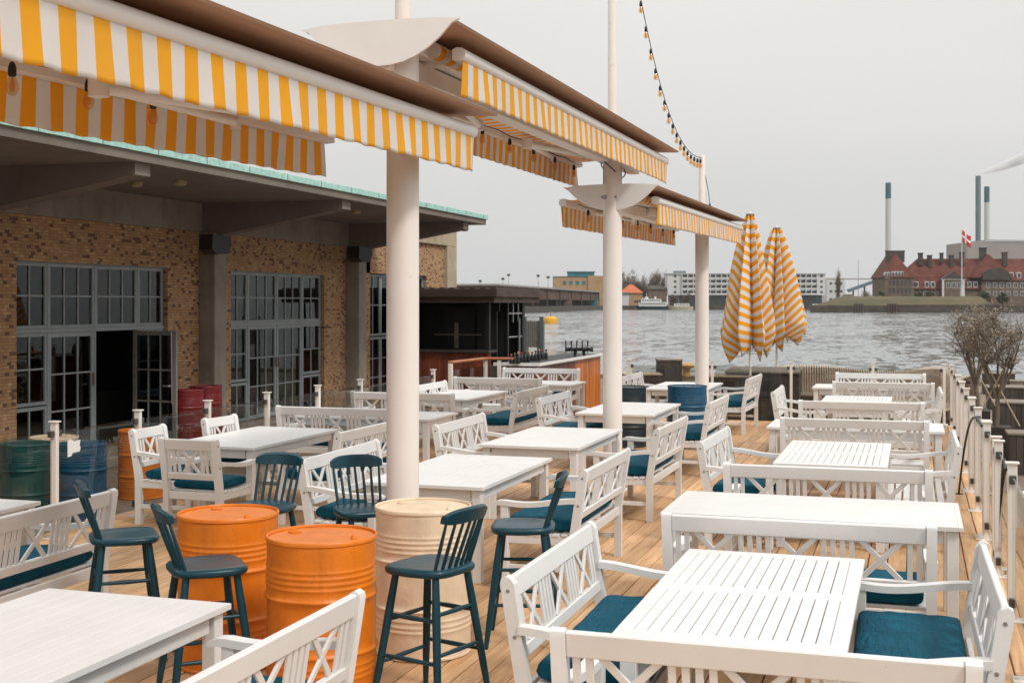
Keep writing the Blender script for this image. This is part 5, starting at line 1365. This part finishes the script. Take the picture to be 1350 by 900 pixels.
# bare trees on the far shore
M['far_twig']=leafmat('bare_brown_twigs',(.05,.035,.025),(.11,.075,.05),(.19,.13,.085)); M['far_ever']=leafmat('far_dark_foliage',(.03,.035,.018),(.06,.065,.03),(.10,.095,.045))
def fartree(px,D,ytop,wpx,label,seed,m='far_twig',tall=False,base=.3,n=1500):
    t=farthing('bare_tree' if m=='far_twig' else 'evergreen_bush',label,'tree' if m=='far_twig' else 'bush',px,D,base,'bare trees on the far shore' if m=='far_twig' else 'bushes on the island'); rr=random.Random(seed); S=D/F; h=zat(ytop,D)-base; w=wpx*S/2
    g=MB(); g.tube([(0,0,0),(0,0,h*.5),(0,0,h*.8)],[.35,.2,.05],7)
    for q in range(10):
        a=rr.uniform(0,6.3); z0=h*rr.uniform(.12,.5); g.tube([(0,0,z0),(w*.45*math.cos(a),w*.45*math.sin(a),z0+h*.2),(w*.75*math.cos(a),w*.75*math.sin(a),min(h*.9,z0+h*.42))],[.14,.09,.03],5,False)
    g.build('trunk',M['bark'],t)
    l=MB(); blobs=[(rr.uniform(-.6,.6)*w,rr.uniform(-.5,.5)*w,h*rr.uniform(.28 if not tall else .15,.8),rr.uniform(.32,.6)) for _ in range(9 if not tall else 12)]
    for q in range(n):
        bx,by,bz,br=rr.choice(blobs); 
        if tall: bx*=.5
        p=Vector((bx+rr.gauss(0,.45)*w*br,by+rr.gauss(0,.45)*w*br,bz+rr.gauss(0,.42)*h*br*.5))
        if p.z>h or p.z<h*.08: continue
        a=Vector((rr.gauss(0,.5),rr.gauss(0,.5),1)).normalized(); b=Vector((rr.gauss(0,1),rr.gauss(0,1),0)).normalized(); Ls=rr.uniform(.7,1.9); k_=.10 if m=='far_twig' else .45
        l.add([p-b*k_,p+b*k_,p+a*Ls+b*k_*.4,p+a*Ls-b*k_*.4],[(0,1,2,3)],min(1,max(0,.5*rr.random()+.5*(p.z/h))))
    l.build('crown',M[m],t,0,False)
fts=[(823,352,20,'bare brown tree left in the clump, right beside the second pole'),(833,356,20,'bare tree rising behind the orange roofed house, left side'),(845,361,18,'shorter bare tree between orange roof and boathouse'),(854,358,18,'bare tree directly behind the dark boathouse'),(863,356,20,'bare tree with rounded crown behind the boathouse'),(873,357,16,'rightmost bare tree beside the white apartment block')]
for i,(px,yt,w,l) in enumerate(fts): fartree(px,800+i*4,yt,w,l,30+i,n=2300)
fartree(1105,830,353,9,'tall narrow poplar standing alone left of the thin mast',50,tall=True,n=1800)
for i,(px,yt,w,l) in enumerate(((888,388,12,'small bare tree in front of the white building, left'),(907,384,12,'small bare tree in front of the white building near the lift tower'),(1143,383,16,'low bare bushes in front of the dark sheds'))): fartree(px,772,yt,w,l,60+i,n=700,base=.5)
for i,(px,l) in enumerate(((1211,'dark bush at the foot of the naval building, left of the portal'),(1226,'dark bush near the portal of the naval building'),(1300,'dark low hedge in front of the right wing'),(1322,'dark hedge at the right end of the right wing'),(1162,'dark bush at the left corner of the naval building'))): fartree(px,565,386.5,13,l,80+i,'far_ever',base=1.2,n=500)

m=bpy.data.materials.new('haze_air'); m.use_nodes=True; nt=m.node_tree; nt.nodes.remove(nt.nodes['Principled BSDF']); pv=N(nt,'ShaderNodeVolumePrincipled'); pv.inputs['Color'].default_value=(.93,.95,.97,1); pv.inputs['Density'].default_value=.00005
nt.links.new(pv.outputs[0],nt.nodes['Material Output'].inputs['Volume'])
g=MB(); g.box(-3100,3100,-100,3300,WZ-7,250); tag(g.build('haze',m,None,0),'thin even haze over the whole harbour','haze',kind='stuff')
# ================================================================ sky, sun, camera
w=bpy.data.worlds.new('World'); scene.world=w; w.use_nodes=True; nt=w.node_tree; bg=nt.nodes['Background']
sk=N(nt,'ShaderNodeTexSky',sky_type='NISHITA'); sk.sun_disc=False; SE,SAZ=R(48),R(118); sk.sun_elevation=SE; sk.air_density=1.0; sk.dust_density=4.0
sd=Vector((math.cos(SE)*math.sin(SAZ),math.cos(SE)*math.cos(SAZ),math.sin(SE)))   # towards the sun
sk.sun_rotation=SAZ
hs=N(nt,'ShaderNodeHueSaturation'); hs.inputs['Saturation'].default_value=.25; hs.inputs['Value'].default_value=.5; nt.links.new(sk.outputs[0],hs.inputs['Color'])
tc=N(nt,'ShaderNodeTexCoord'); sp=N(nt,'ShaderNodeSeparateXYZ'); nt.links.new(tc.outputs['Generated'],sp.inputs[0])
cl=ramp(nt,sp.outputs[2],[(0.0,(.545,.555,.555)),(.06,(.595,.595,.59)),(.22,(.70,.685,.665)),(.5,(1.0,.985,.97)),(1,(1.4,1.38,1.35))])
nz=noise(nt,coord(nt,(1,1,3),'Generated'),1.6,3,.5); 
cl=mixc(nt,1.0,cl,ramp(nt,nz,[(.3,.93),(.7,1.05)]),'MULTIPLY')
sc_=N(nt,'ShaderNodeVectorMath',operation='SCALE'); nt.links.new(cl,sc_.inputs[0]); sc_.inputs['Scale'].default_value=10.0
nt.links.new(mixc(nt,.93,hs.outputs[0],sc_.outputs[0]),bg.inputs['Color']); bg.inputs['Strength'].default_value=.1
ld=bpy.data.lights.new('sun','SUN'); ld.energy=1.55; ld.angle=R(10); ld.color=(1,.955,.90); lo=bpy.data.objects.new('sun',ld); col.objects.link(lo); lo.rotation_euler=sd.to_track_quat('Z','Y').to_euler()
cam=bpy.data.cameras.new('camera'); cam.sensor_width=36; cam.lens=F/1350*36; cam.shift_y=-(450-HY)/1350; cam.clip_end=6000; cam.clip_start=.1
co=bpy.data.objects.new('camera',cam); col.objects.link(co); cam.dof.use_dof=True; cam.dof.focus_distance=8.0; cam.dof.aperture_fstop=7; co.location=(0,0,H); co.rotation_euler=(R(90),0,A); scene.camera=co
scene.view_settings.view_transform='Standard'; scene.view_settings.look='None'; scene.view_settings.exposure=.25; scene.view_settings.gamma=1
scene.cycles.max_bounces=8; scene.cycles.transparent_max_bounces=24; scene.cycles.use_denoising=True; scene.cycles.volume_bounces=2
try: scene.cycles.denoiser='OPENIMAGEDENOISE'
except Exception: pass
for o in scene.objects:
    if '_D' in o: del o['_D']
